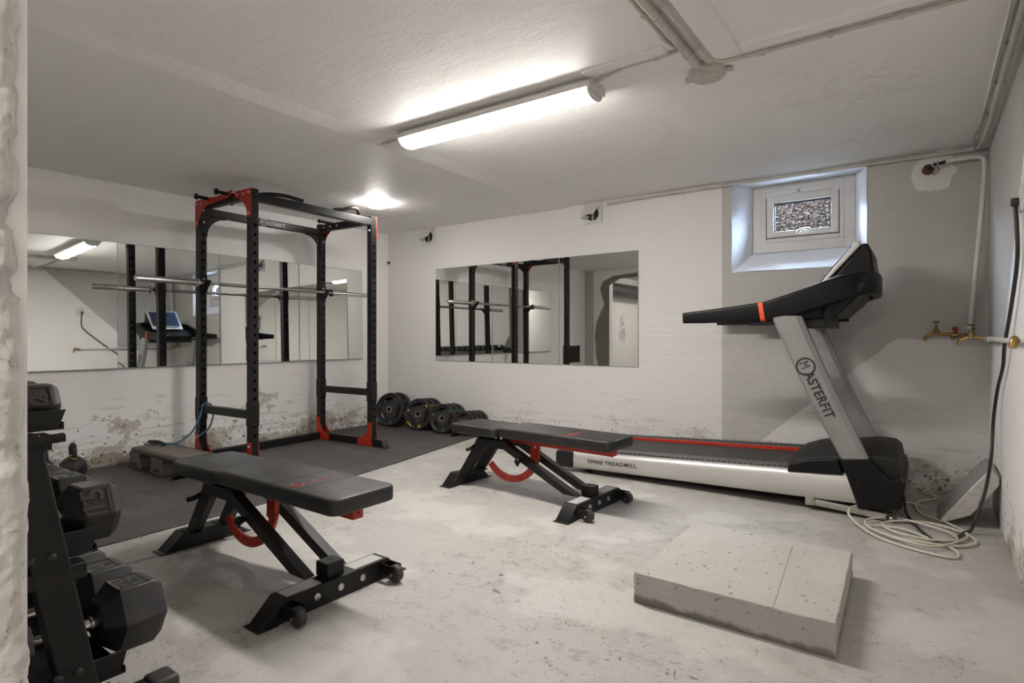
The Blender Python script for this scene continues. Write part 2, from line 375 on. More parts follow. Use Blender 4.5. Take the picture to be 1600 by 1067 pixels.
def curve_plate(name, splines, depth, bevel, mat, parent, mtx=None):      # flat outline with holes, given thickness
    cu = bpy.data.curves.new(name, 'CURVE'); cu.dimensions = '2D'; cu.fill_mode = 'BOTH'; cu.extrude = depth/2-bevel; cu.bevel_depth = bevel; cu.bevel_resolution = 2
    for pts in splines:
        sp = cu.splines.new('POLY'); sp.points.add(len(pts)-1); sp.use_cyclic_u = True
        for p, q in zip(sp.points, pts): p.co = (q[0], q[1], 0, 1)
    t = bpy.data.objects.new(name+'_curve', cu); col.objects.link(t); bpy.context.view_layer.update()
    me = bpy.data.meshes.new_from_object(t.evaluated_get(bpy.context.evaluated_depsgraph_get()))
    bpy.data.objects.remove(t); bpy.data.curves.remove(cu)
    if mtx is not None: me.transform(mtx)
    me.materials.clear(); me.materials.append(M[mat])
    for p in me.polygons: p.use_smooth = True
    try: me.set_sharp_from_angle(angle=R(40))
    except Exception: pass
    o = bpy.data.objects.new(name, me); col.objects.link(o); o.parent = parent; return o
_bolt = {}
def bolt(p, n, r, parent, mat='bolt'):
    key = (round(r, 4), mat)
    if key not in _bolt:
        o = MB().prof((0,0,0), (0,0,1), [(-.001, r), (r*.35, r*.95), (r*.65, r*.7), (r*.8, r*.3), (r*.82, .0001)], 10).build('bolt', mat, None, smooth=True)
        _bolt[key] = o.data
        o.parent = parent
    else:
        o = bpy.data.objects.new('bolt', _bolt[key]); col.objects.link(o); o.parent = parent
    o.location = p; o.rotation_mode = 'QUATERNION'; o.rotation_quaternion = V(n).to_track_quat('Z', 'Y'); return o

# ------------------------------------------------------------------ room shell
struct(MB().box(LX-.2, RX+.2, -4.2, BY+.4, -.2, 0).build('floor', 'floor'))
# ceiling: two slabs with a low sloping joint between them
cp = [(LX-.2, 2.290), (-2.88, 2.281), (-2.74, 2.2965), (RX+.2, 2.2915), (RX+.2, 2.7), (LX-.2, 2.7)]
struct(MB().prism(cp, lambda u, v, t: (u, t, v), -4.2, BY+.4).build('ceiling', 'ceiling'))
struct(MB().box(LX-.2, LX, -4.2, BY+.4, -.1, 2.5).build('wall_left', 'wall_left'))
struct(MB().box(RX, RX+.2, -4.2, BY+.4, -.1, 2.5).build('wall_right', 'wall_right'))
# back wall with its window opening
bw = MB()
bw.box(LX-.1, -1.2797, BY, BY+.35, -.1, 2.5).box(-0.346, RX+.1, BY, BY+.35, -.1, 2.5).box(-1.2797, -0.346, BY, BY+.35, -.1, 1.5596).box(-1.2797, -0.346, BY, BY+.35, 2.2795, 2.5)
struct(bw.build('wall_back', 'wall_back'))
# splayed, painted reveal of the window opening
def ring(x0, x1, z0, z1, y): return [(x0, y, z0), (x1, y, z0), (x1, y, z1), (x0, y, z1)]
nb = MB()
r0, r1, r2, r3 = ring(-1.2788, -0.3469, 1.5615, 2.2776, BY-.002), ring(-1.1737, -0.4371, 1.7243, 2.2739, 5.022), ring(-1.1737, -0.4371, 1.7243, 2.2739, 5.115), ring(-1.2788, -0.3469, 1.5615, 2.2776, 5.115)
nb.loft([r0, r1, r2, r3, r0], caps=False)
bmesh.ops.subdivide_edges(nb.bm, edges=nb.bm.edges[:], cuts=5, use_grid_fill=True)
for v in nb.bm.verts:
    if v.co.y < 5.0034: v.co += V((random.uniform(-1,1), 0, random.uniform(-1,1)))*.0035
struct(nb.build('trim_1', 'niche', smooth=True, ang=50))
# front wall: thick part beside the camera's doorway, second doorway at the far left
fw = MB().box(-3.84, -.72, -.36, .18, -.1, 2.5).box(LX-.1, -4.83, -.36, -.22, -.1, 2.5).box(-4.83, -3.84, -.36, -.22, 2.17, 2.5)
struct(fw.build('wall_front', 'wall'))
struct(MB().box(LX, -5.165, -.25, -.18, 0, 2.285).build('trim_2', simple('grey_wall_paint', GREY, .7, b=(45,.3,.006), world=True), bevel=.006))
poly = [(-4.835,0),(-4.96,0),(-5.02,.3),(-5.10,.65),(-5.13,1.05),(-5.10,1.3),(-5.00,1.52),(-4.93,1.65),(-4.98,1.8),(-5.02,1.95),(-4.96,2.08),(-4.75,2.17),(-4.1,2.22),(-4.1,2.14),(-4.62,2.11),(-4.835,2.0)]
struct(MB().prism(poly, lambda u, v, t: (u, t, v), -.228, -.212).build('trim_3', 'raw'))
poly = [(-3.845,0),(-3.80,0),(-3.78,.5),(-3.70,.72),(-3.66,.86),(-3.70,1.0),(-3.79,1.12),(-3.80,2.1),(-3.845,2.1)]
struct(MB().prism(poly, lambda u, v, t: (u, t, v), .172, .188).build('trim_11', 'raw'))
struct(MB().box(LX-.2, RX+.2, -4.2, -4.0, -.1, 2.5).build('wall_hall', 'wall'))
struct(MB().box(-2.9, -2.8, -4.1, -.35, -.1, 2.5).build('wall_partition', 'wall'))
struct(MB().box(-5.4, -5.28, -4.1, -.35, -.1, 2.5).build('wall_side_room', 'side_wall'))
# rough plaster edge of the doorway the picture is taken from
jb = MB(); g = []
ny, nz = 90, 700
for j in range(nz+1):
    z = 2.285*j/nz; row = []
    for i in range(ny+1):
        s_ = i/ny
        if s_ < .25: x, y, nx2, ny2 = -.705, -.36+.44*s_/.25, 1, 0
        elif s_ < .75: x, y, nx2, ny2 = -.705, .08+.078*(s_-.25)/.5, 1, 0
        else: a = (s_-.75)/.25*PI/2; x, y, nx2, ny2 = -.723+.018*math.cos(a), .158+.018*math.sin(a), math.cos(a), math.sin(a)
        p = V((x, y, z)); n = noise.noise(p*14)*.0050+noise.noise(p*60)*.0026+noise.noise(p*180)*.0013
        for cz, cy, r, dp in ((1.165,.168,.016,.007), (1.100,.170,.014,.006), (.935,.160,.014,.004), (1.30,.160,.02,.004), (1.235,.172,.010,.004)):
            q = ((z-cz)**2+(y-cy)**2)/(r*r)+noise.noise(p*120)*.6
            if q < 1: n -= dp*(1-max(q, 0))**.5
        y -= .015*(z-.95)/.9*(1 if s_ > .25 else 0)
        row.append(jb.bm.verts.new((x+n*nx2, y+n*ny2, z)))
    g.append(row)
for a, b in zip(g, g[1:]):
    for i in range(ny): jb.bm.faces.new((a[i], a[i+1], b[i+1], b[i]))
struct(jb.build('trim_4', 'jamb', smooth=True, ang=70))
# painted battens and ridges on the ceiling
def batten(i, x0, x1, y0, y1, h=.018, mat='ceiling', z=2.2943): return struct(MB().box(x0, x1, y0, y1, z-h, z+.03).build('trim_%d' % i, mat, bevel=.006))
batten(5, -0.7672, -0.651, -.35, 2.604, .022)
batten(6, -0.651, RX, 2.5296, 2.604, .022)
batten(7, -1.3206, -0.9207, 2.3715, 2.4459, .010)
batten(8, -4.1385, -2.6505, 2.4738, 2.4878, .004, z=2.3102)
batten(9, 0.2465, 0.2585, -.35, BY, .008)

# ------------------------------------------------------------------ window
def frame(mb, x0, x1, z0, z1, wx, wz0, wz1, y0, y1):
    mb.box(x0, x0+wx, y0, y1, z0, z1).box(x1-wx, x1, y0, y1, z0, z1).box(x0+wx, x1-wx, y0, y1, z0, z0+wz0).box(x0+wx, x1-wx, y0, y1, z1-wz1, z1)
WO = V((-0.8091, 5.022, 1.7289))
window = struct(bpy.data.objects.new('window_1', None)); col.objects.link(window); window.location = WO
def wpart(mb, name, mat, parent=None, **k):
    for v in mb.bm.verts: v.co -= WO
    return mb.build(name, mat, parent or window, **k)
f = MB(); frame(f, -1.1699, -0.4408, 1.7289, 2.2739, .073, .079, .058, 5.0267, 5.0918); wpart(f, 'casing', 'frame', bevel=.003)
f = MB(); frame(f, -1.0993, -0.5115, 1.8052, 2.2181, .032, .034, .047, 5.0201, 5.0871); wpart(f, 'window_frame', 'frame', bevel=.003)
f = MB(); frame(f, -1.0611, -0.5487, 1.8461, 2.1725, .052, .045, .051, 5.0108, 5.0685); sash = wpart(f, 'sash', 'frame', bevel=.004)
f = MB(); frame(f, -1.0676, -0.5422, 1.8396, 2.1781, .012, .012, .012, 5.0257, 5.0592); wpart(f, 'gasket', 'gasket')
f = MB(); frame(f, -1.0118, -0.598, 1.8889, 2.1232, .010, .006, .014, 5.0257, 5.0453); wpart(f, 'glazing_seal', 'gasket')
wpart(MB().box(-1.0137, -0.5952, 5.0453, 5.0499, 1.887, 2.1242), 'pane', 'glass')
wpart(MB().box(-1.0323, -0.5952, 5.0108, 5.022, 2.1874, 2.2125), 'vent_cover', 'whitep', bevel=.002)
wpart(MB().prof((-0.8231, 5.0127, 2.2023), (0,-1,0), [(0,.014),(.005,.014),(.009,.009),(.010,.0001)], 16), 'vent_screw', 'greyclip', smooth=True)
f = MB().sweep(smooth_path([(-0.8324,5.008,1.8684),(-0.8184,4.9802,1.8824),(-0.7812,4.9709,1.8917),(-0.7347,4.9709,1.887)]), [(.016,.012)]*19); f.box(-0.8417, -0.8091, 4.9988, 5.0127, 1.8572, 1.8796); wpart(f, 'handle', 'bolt', smooth=True)
# sloping bank of leaf litter outside
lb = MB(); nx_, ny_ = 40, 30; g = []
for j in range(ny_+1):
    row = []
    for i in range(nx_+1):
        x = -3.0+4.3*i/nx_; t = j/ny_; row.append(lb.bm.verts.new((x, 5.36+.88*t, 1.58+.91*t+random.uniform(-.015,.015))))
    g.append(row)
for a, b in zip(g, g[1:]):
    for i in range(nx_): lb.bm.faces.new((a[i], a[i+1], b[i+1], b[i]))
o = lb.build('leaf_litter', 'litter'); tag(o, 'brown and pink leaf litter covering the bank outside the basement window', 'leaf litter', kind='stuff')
struct(MB().box(-3.0, 1.3, 5.14, 5.40, 1.2, 1.58).build('trim_10', 'block'))

# ------------------------------------------------------------------ mirrors
def mirror(x0, x1, y0, y1, z0, z1, axis, label, group, yaw=0):
    cx, cy = (x0+x1)/2, (y0+y1)/2
    t = thing('wall_mirror', label, 'mirror', (cx, cy, z0), 0, group)
    if axis == 'x': t.rotation_euler = (0, R(-.95), R(yaw))          # these panels lean off the wall a little
    g_ = .0015; e = .0035
    if axis == 'x': MB().box(x0-cx, x1-cx-.0008, y0-cy+g_, y1-cy-g_, 0, z1-z0).build('edge', 'medge', t); MB().box(x1-cx-.0008, x1-cx, y0-cy+g_+e, y1-cy-g_-e, e, z1-z0-e).build('mirror_glass', 'mirror', t)
    else: MB().box(x0-cx+g_, x1-cx-g_, y0-cy+.0008, y1-cy, 0, z1-z0).build('edge', 'medge', t); MB().box(x0-cx+g_+e, x1-cx-g_-e, y0-cy, y0-cy+.0008, e, z1-z0-e).build('mirror_glass', 'mirror', t)
    return t
ys = [1.070, 1.902, 2.733, 3.564, 4.394]
lm = ['frameless mirror panel on left wall, nearest the rough doorway edge, reflecting the strip lamp', 'frameless mirror panel on left wall, second from the doorway, behind the barbell end', 'frameless mirror panel on left wall behind the middle of the power rack', 'frameless mirror panel on left wall nearest the room corner']
for i in range(4): mirror(LX+.019+(.008 if i == 0 else 0), LX+.025+(.008 if i == 0 else 0), ys[i], ys[i+1], .788, 1.808, 'x', lm[i], 'mirror panels on the left wall', (-1.2, -.15, 0, .1)[i])
xs = [-4.536, -3.718, -2.900, -2.078]
bmn = ['frameless mirror panel on back wall, leftmost, nearest the room corner', 'frameless mirror panel on back wall, middle one of three, reflecting the rack top', 'frameless mirror panel on back wall, rightmost of three, reflecting a bright doorway']
for i in range(3): mirror(xs[i], xs[i+1], BY-.007, BY-.001, .773, 1.812, 'y', bmn[i], 'mirror panels on the back wall')

# ------------------------------------------------------------------ lamps
t = thing('strip_lamp', 'long white strip lamp glowing on the ceiling above the benches', 'ceiling lamp', (-1.9577, 2.5017, 2.2971))
t.rotation_euler.z = R(1.0)
LH = .645
MB().prism([(-.050,.002),(-.086,-.030),(-.088,-.050),(-.084,-.056),(.084,-.056),(.088,-.050),(.086,-.030),(.050,.002)], lambda u, v, q: (q, u, v), -LH-.012, LH+.012).build('base_plate', 'whitep', t, bevel=.002)
AA = [min(PI*i/18, PI-1e-6) for i in range(19)]
hp = [(.074*math.cos(a), -.050-.044*math.sin(a)**.8) for a in AA]
hc = [(.077*math.cos(a), -.048-.049*math.sin(a)**.8) for a in AA]
MB().prism(hp, lambda u, v, t_: (t_, u, v), -LH+.012, LH-.012).build('diffuser', 'led', t, smooth=True)
for s_ in (-1, 1): MB().prism(hc, lambda u, v, t_: (t_, u, v), s_*(LH-.012), s_*LH).build('end_cap', 'whitep', t, bevel=.003)
MB().cyl((LH, .015, -.03), (LH+.012, .015, -.03), .008, 10).build('cable_gland', 'greyclip', t)
t = thing('dome_lamp', 'small round dome lamp lit on the ceiling beyond the power rack', 'ceiling lamp', (-4.1292, 3.5898, 2.3102))
MB().prof((0,0,0), (0,0,-1), [(0,.140),(.018,.140),(.026,.134),(.028,.100),(.028,.001)], 40).build('base_ring', 'whitep', t, smooth=True)
MB().prof((0,0,-.026), (0,0,-1), [(0,.098),(.02,.097),(.033,.090),(.042,.072),(.047,.042),(.049,.0001)], 40).build('diffuser', 'dome', t, smooth=True)
def round_lamp(name, label, loc, s, c):
    t = thing(name, label, 'ceiling lamp', loc)
    MB().prof((0,0,0), (0,0,-1), [(0,.14),(.02,.14),(.022,.001)], 30).build('base_ring', 'whitep', t, smooth=True)
    MB().prof((0,0,-.02), (0,0,-1), [(0,.12),(.03,.115),(.05,.08),(.055,.0001)], 30).build('diffuser', emis(name+'_diffuser', c, s), t, smooth=True)
round_lamp('bulkhead_lamp', 'white ceiling lamp in the side room seen through mirrored doorway', (-3.7, -1.8, 2.2971), SIDE_STRENGTH, (1,.95,.9))
round_lamp('entrance_fill_lamp', 'added fill lamp, out of view, in the entrance passage behind the doorway', (-.2, -1.1, 2.2971), HALL_POWER, (1,.94,.88))  # unseen lamp, added to brighten the doorway edge and the room

# ------------------------------------------------------------------ pipes and cables on the ceiling and walls
def pipe(name, pts, r, mat, label, cat, clamps=(), group=None, sm=True, cl_mat=None):
    t = thing(name, label, cat, pts[0], 0, group); o0 = V(pts[0])
    P = [V(p)-o0 for p in (smooth_path(pts, 5) if sm else pts)]
    MB().tube(P, r, 12).build('run', mat, t, smooth=True, ang=60)
    for c, d in clamps:
        c = V(c)-o0; d = V(d).normalized(); MB().prof(c-d*.009, d, [(0, r+.004), (.018, r+.004)], 14).build('clamp', cl_mat or mat, t, smooth=True, ang=50)
    return t
zc = 2.2739
pipe('ceiling_pipe', [(-0.8417,-.35,zc), (-0.8417,.8,zc), (-0.8417,1.5,zc), (-0.8417,2.4366,zc), (-0.8417,2.604,zc)], .019, 'pipe', 'thickest painted pipe running along the ceiling into the junction box', 'pipe', [((-0.8417,y,zc),(0,1,0)) for y in (.6,2.1111,2.4738)])
pipe('ceiling_cable', [(-0.8835,-.35,zc+.008), (-0.8835,1,zc+.008), (-0.8835,2.139,zc+.008), (-0.8881,2.3064,zc+.008), (-0.8696,2.418,zc+.008), (-0.9207,2.4459,zc+.01), (-1.116,2.4459,zc+.01), (-1.2974,2.4924,zc+.004)], .0075, 'pipe', 'thin painted cable feeding the right end of the strip lamp', 'cable', [((-0.8835,2.0925,zc+.008),(0,1,0)), ((-0.9765,2.4459,zc+.01),(1,0,0))])
pipe('ceiling_cable', [(-0.7859,-.35,zc-.008), (-0.7859,1,zc-.008), (-0.7859,2.325,zc-.008), (-0.7812,2.5296,zc-.008), (-0.744,2.604,zc-.004), (-0.651,2.6366,zc), (0,2.6505,zc), (RX-.01,2.6598,zc)], .0095, 'pipe', 'painted cable bending at the junction box and crossing to the right wall', 'cable', [((-0.7859,y,zc-.008),(0,1,0)) for y in (.9,2.046,2.4366)]+[((x,2.6477,zc),(1,0,0)) for x in (-.58,-.32,-.08,.15)])
pipe('ceiling_cable', [(-2.6226,2.4924,2.2869), (-2.697,2.4924,2.2776), (-2.883,2.511,2.2869), (-3.162,2.5389,2.3036), (-3.906,2.5482,2.3055), (-4.1385,2.5575,2.3055)], .005, 'pipe', 'thin painted cable leaving the left end of the strip lamp', 'cable', [((-2.7714,2.5017,2.2795),(1,0,0))])
t = thing('junction_box', 'round painted junction box on the ceiling where the pipes meet', 'junction box', (-0.837, 2.7249, 2.2943))
MB().prof((0,0,.004), (0,0,-1), [(0,.088),(.02,.085),(.032,.079),(.036,.074),(.036,.001)], 36).build('body', 'pipe', t, smooth=True)
MB().prof((0,0,-.031), (0,0,-1), [(0,.065),(.006,.064),(.008,.056),(.008,.001)], 36).build('lid', 'pipe', t, smooth=True)
for a in (20, 140, 260): bolt((.05*math.cos(R(a)), .05*math.sin(R(a)), -.039), (0,0,-1), .005, t, 'greyclip')
for d, L in (((-1,.2,0),.107), ((1,.05,0),.112), ((.1,-1,0),.12)): MB().cyl(V(d)*.065+V((0,0,-.014)), V(d)*L+V((0,0,-.014)), .013, 12).build('nozzle', 'pipe', t, smooth=True)
pipe('corner_pipe', [(0.2809,-.35,2.2404), (0.2809,1.0,2.2404), (0.2809,2.883,2.2404), (0.279,3.627,2.233), (0.2827,4.185,2.2404), (0.2716,4.6035,2.245), (0.2418,4.743,2.2544), (0.093,4.7709,2.2609), (-0.558,4.7728,2.2646), (-1.302,4.7728,2.2664), (-1.86,4.7728,2.2702), (-2.3808,4.7755,2.2609)], .012, 'pipe', 'painted pipe following the right corner then the top of the back wall', 'pipe', [((0.2809,y,2.2404),(0,1,0)) for y in (2.4,2.88,3.2,3.53,3.86,4.18,4.46)]+[((x,4.7728,2.2646),(1,0,0)) for x in (-.1,-.65,-1.1,-1.67)])
pipe('corner_cable', [(0.266,-.35,2.2757), (0.266,1.5,2.2776), (0.266,2.883,2.2757), (0.2604,3.255,2.2739), (0.2623,3.627,2.2776), (0.253,3.999,2.2739), (0.2511,4.278,2.2739), (0.2372,4.557,2.2702), (0.2437,4.7058,2.2404), (0.2278,4.743,2.2032)], .005, 'greyclip', 'thin grey cable drooping beside the corner pipe on the right', 'cable', [((0.2651,y,2.2767),(0,1,0)) for y in (2.7,3.16,3.63,4.1)])
# water pipe with taps
pipe('water_pipe', [(0.0977,4.729,2.1986), (0.186,4.7263,2.1986), (0.2604,4.7244,2.1967), (0.2902,4.7244,2.1772), (0.2957,4.7244,2.1195), (0.2837,4.7244,1.887), (0.2558,4.7337,1.515), (0.2232,4.743,1.1151), (0.2195,4.743,1.0825)], .0145, 'whitep', 'white water pipe bending down from the rusty stub to the taps', 'pipe')
t = thing('rusty_pipe_stub', 'rusty pipe stub with dark valve sticking out of the white patch', 'pipe stub', (.0, BY, 2.1707))
MB().prof((0,0,0), (.2,-1,0), [(0,.033),(.03,.034),(.042,.026),(.047,.001)], 12).build('stub', 'rust', t, smooth=True, ang=30)
MB().tube([(0,-.042,.0), (.03,-.052,.012), (.055,-.057,.02), (.102,-.061,.028)], .011, 10).build('valve_arm', 'hole', t, smooth=True)
MB().tube([(.033+.028*math.cos(a), -.066, -.02+.028*math.sin(a)) for a in [R(i*15-100) for i in range(15)]], .003, 6).build('wire_ring', 'rust', t, smooth=True)
MB().tube([(.042+.015*math.cos(a), -.066, .016+.015*math.sin(a)) for a in [R(i*30) for i in range(13)]], .005, 6).build('ring', 'greyclip', t, smooth=True)
def tap(loc, mat, label, flip=1, s=.93):
    t = thing('garden_tap', label, 'tap', loc, 0, None)
    MB().tube([V(p)*s for p in smooth_path([(0,0,0),(-.05,0,.004),(-.085,0,.008),(-.12,0,.0),(-.145,0,-.02),(-.152,0,-.045)], 5)], .011*s, 14).build('spout', mat, t, smooth=True)
    MB().prof((-.085*s,0,0), (0,0,1), [(0,.017*s),(.02*s,.018*s),(.032*s,.02*s),(.036*s,.014*s),(.055*s,.009*s),(.07*s,.006*s),(.088*s,.005*s),(.089*s,.0001)], 14).build('bonnet', mat, t, smooth=True)
    MB().bar(V((-.105,0,.092))*s, V((-.065,0,.088))*s, .010*s, .009*s).build('handle', 'rust', t, bevel=.002)
    return t
tap((0.1256,4.729,1.0612), 'brass', 'aged brass tap further left, beside the red valve')
tap((0.3023,4.6361,1.036), 'brass2', 'shiny brass tap close to the corner, lower than the other one')
t = thing('valve_manifold', 'brass valve body with red knob between the two corner taps', 'valve', (0.1767, 4.7337, 1.0546))
MB().prof((-.056,0,.005), (1,0,-.12), [(0,.013),(.01,.018),(.037,.018),(.042,.013),(.07,.013),(.075,.017),(.093,.017),(.102,.012),(.12,.012)], 14).build('body', 'brass', t, smooth=True, ang=30)
MB().prof((-.028,0,.012), (0,-.1,1), [(0,.008),(.02,.007),(.022,.015),(.033,.017),(.044,.011),(.046,.0001)], 8).build('knob', 'valve_red', t, smooth=True, ang=30)
MB().prof((-.042,0,-.002), (0,-.5,-1), [(0,.012),(.018,.013),(.025,.009),(.026,.0001)], 12).build('drain', 'brass', t, smooth=True)
MB().bar((.035,-.01,.03), (.072,-.01,.044), .008, .008).build('lever', 'rust', t)
t_wp = pipe('water_pipe', [(0.2697,4.729,1.036), (0.2902,4.6779,1.0351), (0.293,4.5105,1.0351), (0.2939,3.999,1.0314), (0.2939,3.441,1.0295), (0.2939,3.1248,1.0277)], .0125, 'whitep', 'white water pipe running along the right wall at tap height', 'pipe', [((0.2939,y,1.0314),(0,1,0)) for y in (4.3,3.6)])
t = thing('wall_tap', 'brass tap spout cut by the right edge of the picture', 'tap', (0.293, 3.0969, 1.0314))
MB().tube(smooth_path([(0,.035,-.008),(0,.0,.0),(-.008,-.04,.008),(-.012,-.05,.0),(-.016,-.055,-.03)],5), .013, 14).build('spout', 'brass', t, smooth=True)
# socket and black cable
t = thing('wall_socket', 'white socket with black plug high on the right wall', 'socket', (RX, 3.16, 1.61))
MB().box(-.014, 0, -.07, .018, -.05, .06).build('socket_plate', 'whitep', t, bevel=.004)
MB().box(-.040, -.014, -.016, .014, -.02, .012).build('plug', 'cable_black', t, bevel=.004)
MB().tube([(-.012, .012, -.01), (-.012, .09, -.05), (-.010, .15, -.10)], .003, 6).build('thin_wire', 'cable_white', t, smooth=True)
cb = smooth_path([(.295,3.16,1.60), (.300,3.15,1.50), (.303,3.17,1.36), (.300,3.36,1.17), (.295,3.55,1.01), (.300,3.69,.90), (.297,3.92,.77), (.288,4.02,.60), (.276,3.97,.42), (.254,3.95,.25), (.225,3.92,.14), (.203,3.90,.07), (.185,3.89,.02), (.15,3.84,.012), (.085,3.60,.012), (.03,3.62,.012), (-.03,3.77,.012), (-.08,3.98,.012), (-.105,4.10,.03), (-.112,4.14,.10)], 8)
o = MB().tube(cb, .008, 10).build('power_cable', 'cable_black', smooth=True, ang=60); tag(o, 'black power cable hanging down the right wall to the treadmill', 'cable')
# cream cable lying in loops
lp = [(-.02,4.30,.010),(-.10,4.35,.012),(-.26,4.10,.03),(-.345,3.80,.075),(-.345,3.66,.055),(-.22,3.52,.015),(-.05,3.42,.010),(.10,3.40,.010),(.11,3.52,.010),(0,3.66,.010),(-.12,3.74,.012),(-.26,3.70,.012),(-.20,3.57,.018),(-.03,3.54,.016),(.13,3.60,.012),(.20,3.72,.010),(.15,3.86,.012),(0,3.93,.016),(-.14,3.86,.018),(-.20,3.74,.020),(-.13,3.62,.022),(.02,3.60,.020),(.12,3.68,.018),(.09,3.80,.018),(-.02,3.86,.022),(-.15,3.90,.024),(-.27,3.78,.024),(-.25,3.62,.024),(-.10,3.50,.022),(.04,3.50,.022),(.17,3.80,.012),(.10,4.00,.010),(-.03,4.14,.010),(-.05,4.40,.010),(.05,4.60,.010),(-.04,4.72,.010)]
o = MB().tube(smooth_path(lp, 7), .0062, 8).build('coiled_cable', 'cable_white', smooth=True, ang=60); tag(o, 'cream cable lying in loose loops on the floor by the treadmill', 'cable')
# bubble foil wedge
t = thing('foil_wrapped_wedge', 'silver bubble-foil wrapped wedge leaning in the corner on the right', 'insulation wedge', (0, 0, 0))
wp = [(.045,.004),(.262,.315),(.290,.330),(.316,.295),(.314,.25),(.19,.065),(.06,.0)]
MB().prism(wp, lambda u, v, tt: (u, tt, v), 4.03, 4.40).build('foil_skin', 'foil', t, bevel=.006)
MB().prism([(u*.97+.006, v*.97+.004) for u, v in wp], lambda u, v, tt: (u, tt, v), 4.018, 4.03).build('end_flap', 'foil_edge', t, bevel=.003)

# ------------------------------------------------------------------ vents on the back wall
def vent(x, label, ang=38):
    t = thing('air_vent', label, 'air vent', (x, BY, 2.1986), 0, 'square air vents at the top of the back wall')
    cir = [(.064*math.cos(a), .064*math.sin(a)-.014) for a in [2*PI*i/32 for i in range(32)]]
    sq = [(-.093,-.093),(.093,-.093),(.093,.093),(-.093,.093)]
    curve_plate('plate', [sq, cir], .016, .002, 'whitep', t, Matrix.Translation((0,-.009,0)) @ Matrix.Rotation(R(90), 4, 'X'))
    MB().prof((0,.0,-.014), (0,-1,0), [(-.0,.001),(0.0005,.063),(.012,.063)], 28).build('duct', 'hole', t, smooth=True)
    MB().box(-.011, .011, -.014, -.010, -.075, .047).build('louvre_bar', 'greyclip', t)
    a = R(ang); fl = MB(); fl.prism([(-.080,0),(.080,0),(.056,-.14),(-.080,-.14)], lambda u, v, q: (u, -.02+v*math.sin(a)-q*math.cos(a), .080+v*math.cos(a)), 0, .004); fl.build('flap', 'whitep', t)
    MB().box(-.10, -.02, -.05, -.046, -.052, -.033).build('catch', 'greyclip', t)
    return t
vent(-4.6361, 'square white air vent with open flap, high on back wall near corner')
vent(-2.5296, 'square white air vent with open flap, above the right mirror panel')
t = thing('wall_hook', 'small dark hook screwed into the wall in the far corner', 'hook', (LX+.02, BY, 1.9428))
MB().prof((0,0,0), (0,-1,0), [(0,.018),(.004,.018),(.01,.012),(.03,.010),(.032,.001)], 14).build('plug', 'rust', t, smooth=True)
MB().tube(smooth_path([(0,-.03,0),(.01,-.045,-.01),(.006,-.045,-.03),(-.01,-.045,-.02)],4), .004, 8).build('hook', 'steel', t, smooth=True)
t = thing('wall_hatch', 'dark rusty square recess low on the left wall, seen in the mirror', 'hatch', (LX, .34, .715))
MB().box(0, .012, -.28, .28, -.155, .155).build('panel', 'hatch', t, bevel=.004)
for s_ in (-1,1): MB().box(0, .022, s_*.28-.012, s_*.28+.012, -.165, .165).build('frame_side', 'rust', t, bevel=.003)
pipe('wrapped_pipe', [(-5.10,-.37,1.97), (-5.10,-2.0,1.97), (-5.10,-3.99,1.97)], .15, 'duct', 'thick dark wrapped pipe in the side room seen through the mirror', 'pipe', sm=False)
t = thing('cardboard_box', 'brown cardboard box on the side room floor, seen in the mirror', 'box', (-4.35, -1.3, 0))
MB().box(-.2, .2, -.2, .2, 0, .62).build('carton', simple('cardboard', (.30,.21,.13), .8, b=(60,.1,.002)), t, bevel=.004)

# ------------------------------------------------------------------ rubber mat, concrete block
mt = MB().prism([(LX+.01,.72), (-3.27,.72), (-3.33,1.1), (-3.36,2.0), (-3.55,3.3), (-3.79,4.56), (-3.82,BY-.02), (LX+.01,BY-.02)], lambda u, v, q: (u, v, q), .0, .012)
o = mt.build('rubber_mat', 'mat', bevel=.004); tag(o, 'large black rubber mat covering the floor under the power rack', 'mat')
t = thing('concrete_block', 'low square concrete block set into the white floor, foreground right', 'concrete block', (-.60, 2.51, 0))
cbm = MB().prism([(-.341,-.386), (.359,-.381), (.337,.374), (-.345,.374)], lambda u, v, q: (u, v, q), 0, .117)
bmesh.ops.subdivide_edges(cbm.bm, edges=cbm.bm.edges[:], cuts=14, use_grid_fill=True)
for v in cbm.bm.verts:
    if v.co.z > .001:
        v.co.x += random.uniform(-.0022,.0022); v.co.y += random.uniform(-.0022,.0022); v.co.z += random.uniform(-.0015,.0015)
        if v.co.z > .11: v.co.z -= .004*max(0, (v.co.x-.1))
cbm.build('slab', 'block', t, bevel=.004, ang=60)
gr = MB(); gpts = [(.150,-.386),(.172,-.386),(.115,.30),(.095,.30)]; gr.prism(gpts, lambda u, v, q: (u, v, q), .112, .1195); gr.build('raised_seam', 'block', t, bevel=.003)

